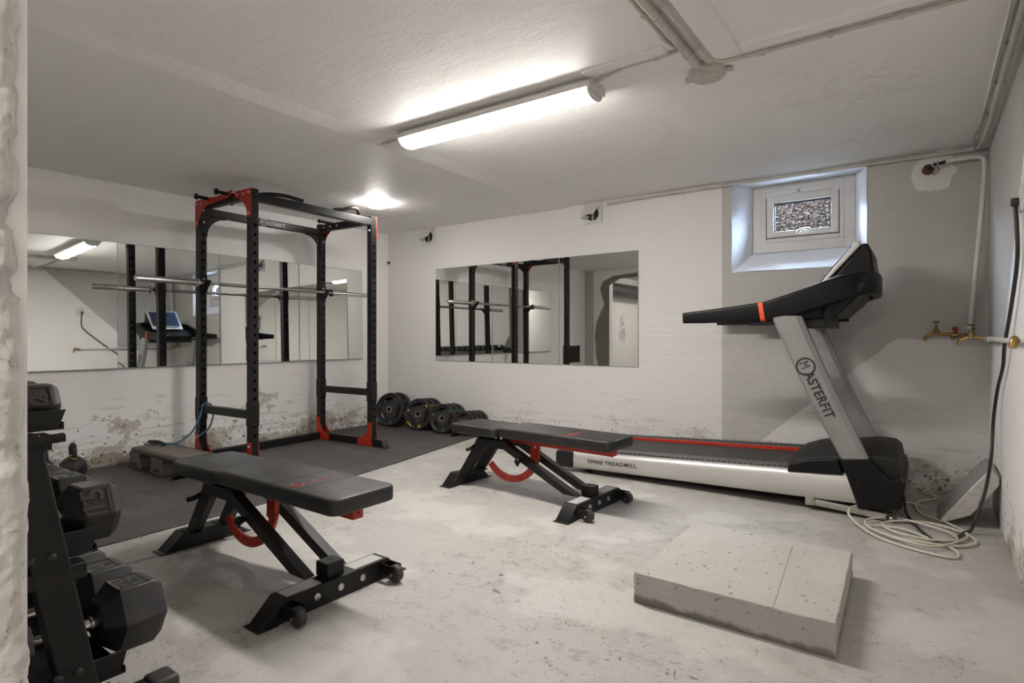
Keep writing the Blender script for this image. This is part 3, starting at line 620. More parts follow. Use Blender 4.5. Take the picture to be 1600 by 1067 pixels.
# ------------------------------------------------------------------ power rack
RK = thing('power_rack', 'tall black power rack with red corner plates standing by the mirrors', 'power rack', (-4.598, 3.008, .012), 2.5)
UX, UY, UW, RH = .367, .608, .06, 2.168
def upright(x, y, name='upright'):
    b = MB().bm; bmx = bmesh.new(); h = UW/2; pitch = .07; rr = .0125; zs = []; z = .24
    angs = sorted(set([round(2*PI*i/16, 6) for i in range(16)]+[round(math.atan2(sz*pitch/2, sy*h) % (2*PI), 6) for sz in (-1,1) for sy in (-1,1)]))
    def P(s, yy, zz): return bmx.verts.new((x+s*h, y+yy, zz))
    n = int((1.98-.24)/pitch); z1 = .24+n*pitch
    for s in (-1, 1):
        for a, c in ((0, .24), (z1, RH)): bmx.faces.new([P(s,-h,a), P(s,h,a), P(s,h,c), P(s,-h,c)])
        for k in range(n):
            zc_ = .24+(k+.5)*pitch; out, inn, inn2 = [], [], []
            for a in angs:
                ca, sa = math.cos(a), math.sin(a); q = min(h/abs(ca) if abs(ca) > 1e-6 else 9, (pitch/2)/abs(sa) if abs(sa) > 1e-6 else 9)
                out.append(P(s, ca*q, zc_+sa*q)); inn.append(P(s, ca*rr, zc_+sa*rr)); inn2.append(bmx.verts.new((x+s*(h-.003), y+ca*rr, zc_+sa*rr)))
            m_ = len(angs)
            for i in range(m_):
                j = (i+1) % m_; bmx.faces.new([out[i], out[j], inn[j], inn[i]]); bmx.faces.new([inn[i], inn[j], inn2[j], inn2[i]])
    for s in (-1, 1): bmx.faces.new([bmx.verts.new((x+a*h, y+s*h, zz)) for a, zz in ((-1,0),(1,0),(1,RH),(-1,RH))])
    bmx.faces.new([bmx.verts.new((x+a*h, y+c*h, RH)) for a, c in ((-1,-1),(1,-1),(1,1),(-1,1))])
    bmesh.ops.remove_doubles(bmx, verts=bmx.verts, dist=1e-5)
    m_ = MB(); m_.bm = bmx; return m_.build(name, 'black', RK)
for sx in (-1, 1):
    for sy in (-1, 1): upright(sx*UX, sy*UY)
for sy in (-1, 1):                                              # short top beams and floor rails
    MB().box(-UX+.03, UX-.03, sy*UY-.025, sy*UY+.025, RH-.075, RH-.008).build('side_beam', 'black', RK, bevel=.003)
    rp = [(-.36,0),(.60,0),(.54,.075),(-.33,.075)]
    rr_ = MB().prism([(-.40,0),(-UX-.03,0),(-UX-.03,.07),(-.37,.07)], lambda u, v, q: (u, q, v), sy*UY-.03, sy*UY+.03)
    rr_.box(-UX+.03, UX-.03, sy*UY-.03, sy*UY+.03, 0, .07).prism([(UX+.03,0),(.565,0),(.52,.07),(UX+.03,.07)], lambda u, v, q: (u, q, v), sy*UY-.03, sy*UY+.03)
    rr_.box(.50, .59, sy*UY-.034, sy*UY+.034, 0, .005)
    rr_.build('floor_rail', 'black', RK, bevel=.003)
MB().box(-UX-.028, -UX+.028, -UY+.03, UY-.03, 2.051, 2.115).build('rear_crossbeam', 'black', RK, bevel=.003)
MB().box(UX-.028, UX+.028, -UY+.03, UY-.03, 2.078, 2.143).build('front_crossbeam', 'black', RK, bevel=.003)
MB().box(-UX-.028, -UX+.028, -UY+.03, UY-.03, .004, .07).build('rear_floor_rail', 'black', RK, bevel=.003)
def logo(parent, origin, xd, yd, size, mat, ext=.0008, sx=1.0, bold=.0):
    xd_, yd_ = V(xd).normalized(), V(yd).normalized(); zd = xd_.cross(yd_); o_ = V(origin)
    r = size*.68; c = o_+xd_*r+yd_*size*.36
    MB().tube([c+(xd_*math.cos(a)+yd_*math.sin(a))*r for a in [2*PI*i/32 for i in range(33)]], size*.07, 6).build('logo_ring', mat, parent, smooth=True)
    text('logo_initial', 'M', size*1.05, mat, parent, o_+xd_*(r-size*.44)-yd_*size*.0, xd, yd, ext, 1, sx*.82, 0)
    text('logo_lettering', 'ASTERFIT', size, mat, parent, o_+xd_*(r*1.72), xd, yd, ext, 1.04, sx, bold)
logo(RK, (-UX+.0285, -.085, 2.064), (0,1,0), (0,0,1), .048, 'print_white', .0006)
def gusset(corner, du, dv, nrm, w_, h_, mat, parent, inner=.045, bolts=True, th=.006):
    # plate with one concave edge; corner at the outside corner, du along the beam, dv along the upright
    c, du, dv, nrm = V(corner), V(du), V(dv), V(nrm)
    pts = [(0,0),(w_,0),(w_,inner*1.3)]
    for i in range(1, 10):
        a = R(90*i/10); pts.append((w_-(w_-inner)*math.sin(a), h_-(h_-inner*1.3)*math.cos(a)))
    pts += [(inner,h_),(0,h_)]
    g_ = MB().prism(pts, lambda u, v, q: c+du*u+dv*v+nrm*q, 0, th).build('gusset_plate', mat, parent, bevel=.0015)
    if bolts:
        for u, v in ((.03,.03),(w_*.45,.035),(w_-.025,.03),(.025,h_-.03)): bolt(c+du*u+dv*v+nrm*th, nrm, .0095, g_)
    return g_
for sx in (-1, 1):
    for sy in (-1, 1):                                          # red side plates at the top and bottom
        gusset((sx*(UX+.03), sy*(UY+.03), RH), (-sx,0,0), (0,0,-1), (0,sy,0), .21, .22, 'red', RK)
        gusset((sx*(UX+.03), sy*(UY+.03), .003), (-sx,0,0), (0,0,1), (0,sy,0), .19, .22, 'red', RK)
        gusset((sx*(UX+.03), sy*(UY-.036), .003), (-sx,0,0), (0,0,1), (0,sy,0), .19, .22, 'red', RK)
    
for sy in (-1, 1):                                              # black curved plates below the rear crossbeam
    gusset((-UX+.012, sy*(UY-.03), 2.052), (0,-sy,0), (0,0,-1), (1,0,0), .17, .18, 'black', RK, .012, False)
    for z in (2.09, 1.99): bolt((UX*-1+.036, sy*UY, z), (1,0,0), .011, RK)
    for sx in (-1, 1):
        for z in (2.11, 2.03): bolt((sx*UX, sy*(UY-.031), z), (0,-sy,0), .010, RK)
for xb in (-.30, -.20, -.10, .20): bolt((xb, UY-.025, 2.128), (0,-1,0), .010, RK)
for sy, zz in ((-1,.40), (1,.475)):                            # safety arms with sleeves
    MB().box(-UX+.03, UX-.03, sy*UY-.025, sy*UY+.025, zz, zz+.062).build('safety_arm', 'black', RK, bevel=.003)
    for sx in (-1, 1):
        s_ = MB().box(sx*UX-.036, sx*UX+.036, sy*UY-.034, sy*UY+.034, zz-.055, zz+.13).build('arm_sleeve', 'black', RK, bevel=.003)
        bolt((sx*UX+.036, sy*UY, zz+.09), (1,0,0), .012, s_, 'black2')
for sy in (-1, 1):                                              # hooks that carry the bar
    j = MB(); j.box(-UX-.034, -UX+.036, sy*UY-.033, sy*UY+.033, 1.41, 1.54)
    j.prism([(-UX+.036,1.40),(-UX+.095,1.47),(-UX+.118,1.50),(-UX+.103,1.505),(-UX+.085,1.462),(-UX+.036,1.455)], lambda u, v, q: (u, q, v), sy*UY-.024, sy*UY+.024)
    j = j.build('bar_hook', 'black', RK, bevel=.002); bolt((-UX+.036, sy*UY, 1.515), (1,0,0), .011, j)
# grips above the front
def cap_tube(pts, r, name, mat='black', cap=None):
    o = MB().tube(smooth_path(pts, 6), r, 12).build(name, mat, RK, smooth=True, ang=60); return o
for sy in (-1, 1):
    cap_tube([*([(UX,.16,2.15), (UX+.02,.24,2.165), (UX+.035,.33,2.195), (UX+.01,.42,2.20), (UX-.07,.51,2.165), (UX-.14,.575,2.12)] if sy > 0 else [(UX-.14,-.575,2.135), (UX-.07,-.51,2.155), (UX,-.42,2.165), (UX+.03,-.33,2.165), (UX+.03,-.24,2.16), (UX+.03,-.18,2.158)])], .0155, 'curved_grip')
    for xp in (-.19, .10):
        g_ = MB().tube([(xp,sy*(UY-.16),2.158), (xp,sy*(UY+.13),2.158)], .014, 12).build('grip_peg', 'black2', RK, smooth=True, ang=60)
        MB().prof((xp,sy*(UY+.13),2.158), (0,sy,0), [(0,.024),(.008,.026),(.014,.022),(.015,.0001)], 18).build('knob', 'black2', g_, smooth=True)
        MB().prof((xp,sy*(UY-.16),2.158), (0,-sy,0), [(0,.020),(.008,.020),(.009,.0001)], 18).build('knob', 'black2', g_, smooth=True)
    br = [(-.31,2.10),(-.24,2.145),(-.19,2.165),(-.05,2.162),(.10,2.175),(.15,2.19),(.145,2.155),(.08,2.13),(-.05,2.12),(-.18,2.11)]
    MB().prism(br, lambda u, v, q: (u, q, v), sy*(UY+.030), sy*(UY+.044)).build('grip_bracket', 'red', RK, bevel=.003)
# barbell on the hooks
BB = thing('barbell', 'long chrome barbell resting on the hooks of the power rack', 'barbell', (-4.598, 3.008, 1.486), 2.5)
BB.location = V((-4.598,3.008,1.489))+V((-.296*math.cos(R(2.5)), -.296*math.sin(R(2.5)), 0))
MB().cyl((0,-.67,0), (0,.67,0), .014, 16).build('shaft', 'steel', BB, smooth=True)
for s in (-1, 1):
    MB().prof((0,s*.67,0), (0,s,0), [(0,.015),(.001,.038),(.022,.038),(.024,.028),(.05,.026),(.06,.0245),(.465,.0245),(.475,.022),(.476,.012),(.477,.0001)], 24).build('sleeve', 'steel', BB, smooth=True, ang=30)
    MB().cyl((0,s*.20,0), (0,s*.50,0), .0148, 16).build('knurled_grip', simple('knurled_steel', (.30,.29,.28), .45, .9, b=(900,.6,.001)) if s < 0 else bpy.data.materials['knurled_steel'], BB, smooth=True)
# blue band
bp = smooth_path([(-5.00,2.10,.185), (-4.95,2.13,.182), (-4.90,2.19,.195), (-4.87,2.27,.26), (-4.862,2.32,.35), (-4.866,2.352,.43), (-4.868,2.362,.476), (-4.868,2.40,.490), (-4.862,2.437,.462), (-4.852,2.44,.38), (-4.85,2.40,.28), (-4.87,2.32,.22)], 7)
t = thing('resistance_band', 'blue rubber resistance band hooked over the safety arm, lying on the step', 'resistance band', (0,0,0))
MB().tube(bp, .0075, 10).build('band', 'band', t, smooth=True, ang=60)
MB().tube(smooth_path([(-4.96,2.11,.180),(-5.02,2.09,.196),(-5.06,2.07,.198),(-5.10,2.05,.196)],5), .014, 10).build('handle_grip', 'cable_black', t, smooth=True)
MB().tube(smooth_path([(-4.97,2.11,.186),(-5.05,2.13,.178),(-5.13,2.10,.168),(-5.16,2.05,.166),(-5.11,2.02,.180),(-5.09,2.05,.196)],5), .004, 8).build('strap', 'cable_black', t, smooth=True)

# ------------------------------------------------------------------ aerobic step
t = thing('aerobic_step', 'grey aerobic step platform on two feet beside the power rack', 'step platform', (-4.74, 2.075, .012))
MB().prism(rrect(.82, .29, .035, 5), lambda u, v, q: (u, v, q), .118, .152).build('platform', 'step_dark', t, bevel=.010, seg=3)
MB().prism(rrect(.66, .22, .02, 3), lambda u, v, q: (u+.02, v, q), .151, .155).build('grip_surface', 'grip', t, bevel=.001)
for xf in (-.33, .06, ):
    fp = [(-.115,0),(.115,0),(.12,.012),(.095,.05),(.085,.085),(.10,.12),(-.10,.12),(-.085,.085),(-.095,.05),(-.12,.012)]
    o = MB().prism(fp, lambda u, v, q: (u+xf, q, v), -.145, .125).build('riser', 'step_grey', t, bevel=.006, seg=3)
    MB().box(xf-.055, xf+.045, -.148, -.144, .022, .042).build('label_plate', 'step_dark', o, bevel=.001)

# ------------------------------------------------------------------ weight plates
def weight_plate(r, mark, label, loc, rot, group, thick=.05):
    t = thing('weight_plate', label, 'weight plate', loc, 0, group); t.rotation_euler = rot
    circ = lambda q, n=56, a0=0: [(q*math.cos(a0+2*PI*i/n), q*math.sin(a0+2*PI*i/n)) for i in range(n)]
    def wnd(a0):
        out = []
        for i in range(13): a = R(a0-42+84*i/12); out.append((r*.75*math.cos(a), r*.75*math.sin(a)))
        for i in range(9):
            f_ = i/8; a = R(a0+38-76*f_); q = r*(.50+.10*abs(f_-.5)*2+.06*(abs(f_-.5)*2)**4); out.append((q*math.cos(a), q*math.sin(a)))
        return out
    offs = [90+14, 210+14, 330+14]
    curve_plate('disc', [circ(r*.985), circ(.030, 28)]+[wnd(a) for a in offs], thick*.62, .006, 'rubber', t)
    MB().loft([[(q*math.cos(a), q*math.sin(a), z) for a in [2*PI*i/56 for i in range(56)]] for q, z in ((r*.86,-thick*.38),(r*.90,-thick*.5),(r*.97,-thick*.48),(r,-thick*.3),(r,thick*.3),(r*.97,thick*.48),(r*.90,thick*.5),(r*.86,thick*.38),(r*.86,-thick*.38))], caps=False).build('rim', 'rubber', t, smooth=True, ang=60)
    tri = []
    for k in range(3):
        a0 = R(offs[k]+60)
        for da in (-.22, -.08, .08, .22): tri.append((r*.52*math.cos(a0+da)*(.97 if abs(da) > .1 else 1), r*.52*math.sin(a0+da)*(.97 if abs(da) > .1 else 1)))
    curve_plate('hub_plate', [tri, circ(.031, 28)], thick*.30, .004, 'hub', t, Matrix.Translation((0,0,thick*.30)))
    MB().loft([[(q*math.cos(a), q*math.sin(a), z) for a in [2*PI*i/28 for i in range(28)]] for q, z in ((.026,-thick*.40),(.033,-thick*.40),(.033,thick*.5),(.026,thick*.5),(.026,-thick*.40))], caps=False).build('centre_ring', 'steel', t, smooth=True, ang=40)
    for k in range(3):
        a = R(offs[k]+60); c = V((r*.79*math.cos(a), r*.79*math.sin(a), thick*.31)); e = V((math.cos(a), math.sin(a), 0)); s_ = V((-e.y, e.x, 0))
        q = r*.075; MB().prism([(-q,-q),(q,-q),(q,q),(-q,q)], lambda u, v, w_: c+e*u+s_*v+V((0,0,w_)), 0, thick*.06).build('colour_mark', mark, t)
        MB().prism([(-q*.4,-q*.4),(q*.4,-q*.4),(q*.4,q*.4),(-q*.4,q*.4)], lambda u, v, w_: c+e*u+s_*v+V((0,0,w_)), thick*.06, thick*.075).build('mark_centre', 'rubber', t)
    a = R(offs[1]+6); e = V((math.cos(a), math.sin(a), 0)); s_ = V((-e.y, e.x, 0)); c = e*r*.85
    MB().prism([(-r*.035,-r*.22),(r*.035,-r*.22),(r*.035,r*.22),(-r*.035,r*.22)], lambda u, v, w_: c+e*u+s_*v+V((0,0,w_)), thick*.46, thick*.505).build('colour_bar', mark, t)
    return t
# each stack: front plate first, the others behind it, all leaning back to the wall
def stack(px, py, r, n, mark, names, group, thick, dx, dy, yaw, lean=12):
    for k in range(n):
        yaw_ = yaw-k*1.5; ln = R(90-lean+k*1.5)
        x, y = px+k*dx, py+k*dy
        z = .013+r*math.cos(R(lean-1.5*k))+thick*.5*math.sin(R(lean-1.5*k))
        t = weight_plate(r, mark, names[k], (x, y, z), (ln, 0, R(yaw_)), group, thick)
stack(-5.02, 4.55, .190, 2, 'blue', ['largest black weight plate with blue marks, front one of its pair', 'largest black weight plate with blue marks, rear one of its pair'], 'blue marked weight plates', .050, .045, .070, 13)
stack(-4.56, 4.55, .172, 3, 'yellow', ['black weight plate with yellow marks, front one of the three', 'black weight plate with yellow marks, middle one of the three', 'black weight plate with yellow marks, rear one of the three'], 'yellow marked weight plates', .042, .036, .054, 13)
stack(-4.20, 4.55, .155, 3, 'green', ['black weight plate with green marks, front one of the three', 'black weight plate with green marks, middle one of the three', 'black weight plate with green marks, rear one of the three'], 'green marked weight plates', .038, .034, .050, 13)
stack(-3.93, 4.58, .125, 4, 'blackr', ['small plain black weight plate, front one of the rightmost row', 'small plain black weight plate, second one of the rightmost row', 'small plain black weight plate, third one of the rightmost row', 'small plain black weight plate, rear one of the rightmost row'], 'small weight plates', .030, .030, .042, 13)

# ------------------------------------------------------------------ benches
def make_bench(loc, rz, label):
    t = thing('weight_bench', label, 'weight bench', loc, rz, 'adjustable weight benches')
    def pad(name, prof_x, y, z0, z1):
        rings = []
        L0, L1 = prof_x; r = .028
        def rr2(h, ins):   # plan outline at a height
            return [(cx, cy, h) for cx, cy in [((L0+L1)/2+u, v) for u, v in rrect((L1-L0)-2*ins, 2*y-2*ins, .035, 4)]]
        hs = [(z0,.008),(z0+.004,.002),(z0+.010,0),(z1-.012,0),(z1-.005,.002),(z1-.001,.007),(z1,.014)]
        return MB().loft([rr2(h, i) for h, i in hs]).build(name, 'vinyl', t, smooth=True, ang=50)
    bk = pad('back_pad', (-.105,.725), .155, .386, .450)
    for xs_ in (.30, .475): MB().prism(rrect(.006, .30, .002, 1), lambda u, v, q: (u+xs_, v, q), .427, .4508).build('seam', 'print_black', bk)
    logo(bk, (.435, -.125, .4503), (0,1,0), (-1,0,0), .036, 'logo_red', .0004)
    text('pad_lettering', 'FITNESS EQUIPMENT', .013, 'logo_grey', bk, (.35,-.09,.4503), (0,1,0), (-1,0,0), .0004)
    sp = pad('seat_pad', (-.545,-.135), .155, .374, .438)
    MB().box(-.13, -.10, -.06, .06, .37, .40).build('pad_hinge', 'black', t, bevel=.003)
    for x_ in (-.165, -.118): bolt((x_, -.10, .375), (0,-1,0), .013, t, 'bolt')
    # support beams
    rb = MB().bar((-.13,0,.362), (.675,0,.362), .05, .05).build('back_support', 'red', t, bevel=.002)
    MB().cyl((.676,0,.362), (.6765,0,.362), .006, 10).build('pin_hole', 'hole', rb)
    MB().bar((-.50,0,.355), (-.20,0,.35), .05, .04).build('seat_support', 'black', t, bevel=.002)
    MB().cyl((-.52,-.16,.352), (-.52,.0,.352), .011, 12).build('seat_handle', 'black2', t, smooth=True)
    for s in (-1, 1):
        y = s*.078
        pr = [(-.30,.355),(-.06,.355),(-.025,.335),(.475,.085),(.385,.085),(-.07,.300),(-.28,.300)]
        MB().prism([(-.295,.350),(-.085,.352),(-.045,.325),(.475,.088),(.475,.083),(.375,.083),(-.10,.297),(-.27,.297)], lambda u, v, q: (u, q, v), y-.024, y+.024).build('frame_beam', 'black', t, bevel=.003)
        MB().prism([(-.345,.345),(-.27,.345),(-.27,.30),(-.432,.088),(-.51,.088),(-.365,.30)], lambda u, v, q: (u, q, v), y-.020, y+.020).build('rear_leg', 'black', t, bevel=.003)
        MB().box(-.55, -.42, y-.035, y+.035, .082, .088).build('leg_flange', 'black', t)
        bolt((-.535, y, .088), (0,0,1), .008, t)
    MB().box(-.34, -.24, -.06, .06, .30, .35).build('pivot_block', 'black', t, bevel=.003)
    # curved red adjuster plate
    c = (-.120, .315); ro, ri = .252, .208; pts = []
    for i in range(25): a = R(220+126*i/24); pts.append((c[0]+ro*math.cos(a), c[1]+ro*math.sin(a)))
    for i in range(25): a = R(346-126*i/24); pts.append((c[0]+ri*math.cos(a), c[1]+ri*math.sin(a)))
    holes = []
    for a_ in (228, 243, 258, 273, 288, 303, 318, 333):
        a = R(a_); cc = (c[0]+(ro+ri)/2*math.cos(a), c[1]+(ro+ri)/2*math.sin(a)); holes.append([(cc[0]+.0085*math.cos(2*PI*i/12), cc[1]+.0085*math.sin(2*PI*i/12)) for i in range(12)])
    arc = curve_plate('adjuster_arc', [pts]+holes, .016, .001, 'red', t, Matrix.Translation((0,-.0,0)) @ Matrix.Rotation(R(90), 4, 'X'))
    lk = MB().prism([(.062,.385),(.128,.385),(.118,.245),(.085,.225),(.055,.238)], lambda u, v, q: (u, q, v), -.012, .012)
    lk = lk.build('adjuster_bracket', 'red', t, bevel=.0015); bolt((.095,-.012,.325), (0,-1,0), .009, lk)
    kn = MB().prof((.045,-.10,.245), (0,-1,0), [(0,.012),(.02,.012),(.022,.018),(.04,.020),(.05,.014),(.051,.0001)], 10).build('locking_pin', 'black2', t, smooth=True)
    MB().bar((.045,-.135,.265), (.045,-.135,.215), .016, .014, (0,1,0)).build('pin_grip', 'black2', kn, bevel=.003)
    kn = MB().tube(smooth_path([(-.33,-.04,.315),(-.365,-.07,.30),(-.375,-.12,.275),(-.392,-.15,.268)],4), .012, 10).build('release_lever', 'black2', t, smooth=True)
    # feet
    def foot(x0, x1, hy, top, name):
        f_ = MB().prism([(-hy,0),(hy,0),(hy-.002,.006),(hy-.085,top),(-hy+.085,top),(-hy+.002,.006)], lambda u, v, q: (q, u, v), x0, x1)
        f_.box(x0-.006, x1+.006, -hy-.02, -hy+.06, 0, .005).box(x0-.006, x1+.006, hy-.06, hy+.02, 0, .005)
        return f_.build(name, 'black', t, bevel=.003)
    foot(-.575, -.487, .205, .083, 'rear_foot')
    ff = foot(.478, .568, .335, .085, 'front_foot')
    for s in (-1, 1): MB().box(.488, .555, s*.155-.075, s*.155+.075, .085, .0862).build('decal_strip', 'white_metal', ff)
    cu = MB().box(.468, .545, -.045, .035, .084, .142).build('handle_socket', 'black', t, bevel=.003)
    MB().cyl((.506,-.005,.142), (.506,-.005,.1425), .006, 10).build('pin_hole', 'hole', cu)
    for y_ in (-.11,.0,.11): MB().prof((.568,y_,.045), (1,0,0), [(0,.014),(.004,.014),(.006,.011),(.0065,.0001)], 18).build('bolt_cap', 'bolt', ff, smooth=True)
    for s in (-1, 1):
        y_ = s*.235
        br = MB(); br.box(.566, .64, y_-.026, y_-.022, .028, .072).box(.566, .64, y_+.022, y_+.026, .028, .072).box(.566, .571, y_-.026, y_+.026, .025, .075); br = br.build('wheel_bracket', 'black', t, bevel=.001)
        wh = MB().prof((.632,y_-.018,.036), (0,1,0), [(0,.018),(.001,.030),(.006,.0355),(.030,.0355),(.035,.030),(.036,.018)], 26).build('wheel', 'wheel', br, smooth=True, ang=40)
        MB().cyl((.632,y_-.029,.036), (.632,y_+.029,.036), .006, 10).build('axle', 'bolt', br, smooth=True)
    return t
make_bench((-2.475, 1.467, 0), 0, 'black padded weight bench in the foreground left, nearest the dumbbells')
make_bench((-2.172, 3.15, 0), -3, 'black padded weight bench standing in front of the treadmill')

# ------------------------------------------------------------------ treadmill
T = thing('treadmill', 'large silver and black treadmill with orange clip below the window', 'treadmill', (-1.2, 4.28, 0))
def tp(mb, name, mat, parent=None, **k):
    for v in mb.bm.verts: v.co -= V((-1.2, 4.28, 0))
    return mb.build(name, mat, parent or T, **k)
YN, YF = 3.86, 4.70
def zt(x): return .158+(x+2.22)*.046                            # top edge of the side beams, rising to the front
def zb(x): return .040+(x+2.22)*.020
for y0, y1 in ((YN, YN+.055), (YF-.055, YF)):
    m_ = MB(); rings = []
    for x in (-2.22, -1.6, -1.0, -.30):
        a, b = zb(x), zt(x); yo, yi = (y0, y1) if y0 == YN else (y1, y0); s = 1 if y0 == YN else -1
        rings.append([(x, yi, a), (x, yo+s*.016, a), (x, yo+s*.003, a+.018), (x, yo, a+(b-a)*.45), (x, yo+s*.004, a+(b-a)*.75), (x, yo+s*.016, b-.008), (x, yo+s*.026, b), (x, yi, b)])
    sb = tp(m_.loft(rings), 'side_beam', 'silver', smooth=True, ang=40)
    if y0 == YN: side = sb
for y0, y1 in ((YN-.004, YN+.10), (YF-.10, YF+.004)):
    m_ = MB().prism(rrect(.155, .125, .028, 4), lambda u, v, q: (-2.285+u, q, .098+v), y0, y1); tp(m_, 'rear_cap', 'blackr', bevel=.006)
tp(MB().cyl((-2.27,YN+.10,.125), (-2.27,YF-.10,.125), .045, 20), 'rear_roller', 'belt', smooth=True)
db = MB().prism([(-2.27, .165), (-.50, .236), (-.50,.205), (-2.27,.130)], lambda u, v, q: (u, q, v), YN+.16, YF-.16); tp(db, 'running_belt', 'belt', bevel=.004)
for y0, y1, yr in ((YN+.055, YN+.150, YN+.150), (YF-.150, YF-.030, YF-.158)):
    m_ = MB().prism([(-2.30, .172), (-.55, .250), (-.55,.22), (-2.30,.140)], lambda u, v, q: (u, q, v), y0, y1); tp(m_, 'foot_rail', 'rail', bevel=.004)
    m_ = MB().prism([(-2.20, .186-(.026 if yr < 4.2 else 0)), (-.62, .256-(.020 if yr < 4.2 else 0)), (-.62,.215), (-2.20,.145)], lambda u, v, q: (u, q, v), yr, yr+.010); tp(m_, 'red_edge_strip', 'orange' if False else 'red', bevel=.002)
m_ = MB().prism([(-2.32, .176), (-.55, .262), (-.55,.20), (-2.32,.11)], lambda u, v, q: (u, q, v), YF-.035, YF+.004); tp(m_, 'outer_rail_edge', 'rail', bevel=.004)
tp(MB().box(-2.1, -.3, YN+.06, YF-.06, .07, .13), 'deck_frame', 'black', bevel=.004)
# motor hood, slightly domed
hood = [(-.72,.225),(-.70,.27),(-.60,.310),(-.50,.333),(-.40,.340),(-.26,.365),(-.165,.362),(-.135,.335),(-.12,.26),(-.10,.20),(-.12,.06),(-.45,.06)]
m_ = MB(); ysn = [YN+.07, YN+.16, (YN+YF)/2, YF-.16, YF-.05]; dz = [-.012, .018, .028, .018, -.008]
m_.loft([[(u, y, v+(d if v > .25 else 0)) for u, v in hood] for y, d in zip(ysn, dz)]); tp(m_, 'motor_hood', 'blackr', bevel=.012, seg=3)
for y0, y1 in ((YN-.006, YN+.075), (YF-.07, YF+.004)):
    m_ = MB().prism([(-.415,.330),(-.275,.345),(-.165,.235),(-.125,.258),(-.108,.235),(-.125,.085),(-.20,.068),(-.325,.062)], lambda u, v, q: (u, q, v), y0, y1); fs = tp(m_, 'front_shroud', 'black2', bevel=.008, seg=3)
    m_ = MB().prism([(-.70,.215),(-.69,.262),(-.58,.300),(-.43,.318),(-.40,.235)], lambda u, v, q: (u, q, v), y0+.012, y1); tp(m_, 'hood_skirt', 'black2', bevel=.005)
    if y0 < 4: bolt((-.33+1.2, y0-4.28, .20), (0,-1,0), .006, fs, 'rubber')
# uprights
for y0, y1 in ((YN+.004, YN+.070), (YF-.08, YF-.015)):
    m_ = MB(); rings = []
    for k in range(9):
        f_ = k/8; z = .318+(1.175-.318)*f_; xl = -.410-.385*f_-.012*math.sin(PI*f_); xr = -.262-.362*f_-.010*math.sin(PI*f_)
        rings.append([(xl, y0+.014, z), (xl+.014, y0, z), (xr-.030, y0, z), (xr, y0+.022, z), (xr, y1, z), (xl, y1, z)])
    tp(m_.loft(rings), 'upright', 'brushed', bevel=.003, smooth=True)
dx_, dz_ = .395, -.86
logo(T, V((-.643, YN+.0035, .900))-V((-1.2,4.28,0)), (dx_,0,dz_), (-dz_,0,dx_), .074, 'print_black', .0008, .92, .0022)
text('model_lettering', 'TP900 TREADMILL', .040, 'print_black', side, V((-2.085, YN-.0012, .087))-V((-1.2,4.28,0)), (1,0,.045), (0,0,1), .001, 1.08, 1.16, .0003)
# handrail ring
half = [(-1.355,0,1.172,.045,.072), (-1.20,0,1.180,.05,.088), (-1.00,0,1.193,.055,.105), (-.82,0,1.210,.055,.118), (-.68,0,1.245,.055,.135), (-.54,.005,1.290,.055,.145), (-.42,.02,1.335,.055,.145), (-.33,.07,1.358,.055,.14), (-.275,.16,1.368,.055,.14), (-.262,.28,1.37,.055,.14), (-.260,.42,1.37,.055,.14)]
pts_ = [(x, YN+.0+yy+.028, z) for x, yy, z, a, b in half]; sz_ = [(a, b) for *_, a, b in half]
full = pts_[:-1]+[(x, YF-yy-.028, z) for x, yy, z, a, b in half][::-1]; fsz = sz_[:-1]+sz_[::-1]
hr = tp(MB().sweep(full, fsz, nr=4), 'handrail', 'black2', smooth=True, ang=50)
for s, yc in ((1, YN+.028), (-1, YF-.028)):
    tp(MB().sweep([(-1.10,yc+s*.05,1.138), (-1.0,yc+s*.05,1.140), (-.72,yc+s*.05,1.150)], [(.05,.018)]*3), 'lower_grip', 'black2', smooth=True)
    tp(MB().sweep([(-.862,yc,1.203), (-.835,yc,1.207)], [(.062,.122)]*2), 'orange_clip', 'orange', smooth=True, ang=50)
    tp(MB().prof((-.485,yc+s*.07,1.150), (0,0,1), [(0,.045),(.10,.052)], 22), 'cup_holder', 'black2', smooth=True, ang=40)
# upper bracket, console and screen
tp(MB().prism([(-.66,1.14),(-.44,1.17),(-.36,1.25),(-.28,1.34),(-.30,1.38),(-.60,1.28),(-.70,1.20)], lambda u, v, q: (u, q, v), YN+.065, YF-.065), 'console_tray', 'black2', bevel=.012)
tp(MB().box(-.66, -.50, YN+.085, YF-.085, 1.10, 1.17), 'cross_brace', 'black', bevel=.006)
def plate_on(poly_, y0, y1, name, mat, b=.008): return tp(MB().prism(poly_, lambda u, v, q: (u, q, v), y0, y1), name, mat, bevel=b, seg=3)
plate_on([(-.60,1.315),(-.565,1.325),(-.325,1.605),(-.335,1.628),(-.355,1.625)], 4.06, 4.52, 'console_panel', 'silver')
plate_on([(-.540,1.335),(-.36,1.34),(-.255,1.42),(-.272,1.560),(-.292,1.612),(-.322,1.612)], 4.067, 4.513, 'console_back', 'black2', .014)
d_ = V((.245,0,.31)).normalized(); n_ = V((-.31,0,.245)).normalized(); c_ = V((-.468,0,1.487))
tp(MB().prism([(-.150,-.200),(.150,-.200),(.150,.205),(-.150,.205)], lambda u, v, q: c_+V((0,4.28,0))+d_*u+V((0,v,0))+n_*q, -.010, .006), 'screen', 'screen', bevel=.003)
tp(MB().prism([(-.010,-.17),(.010,-.17),(.010,.17),(-.010,.17)], lambda u, v, q: c_+V((0,4.28,0))+d_*(u-.17)+V((0,v,0))+n_*q, .0, .012), 'button_row', 'greyclip', bevel=.003)
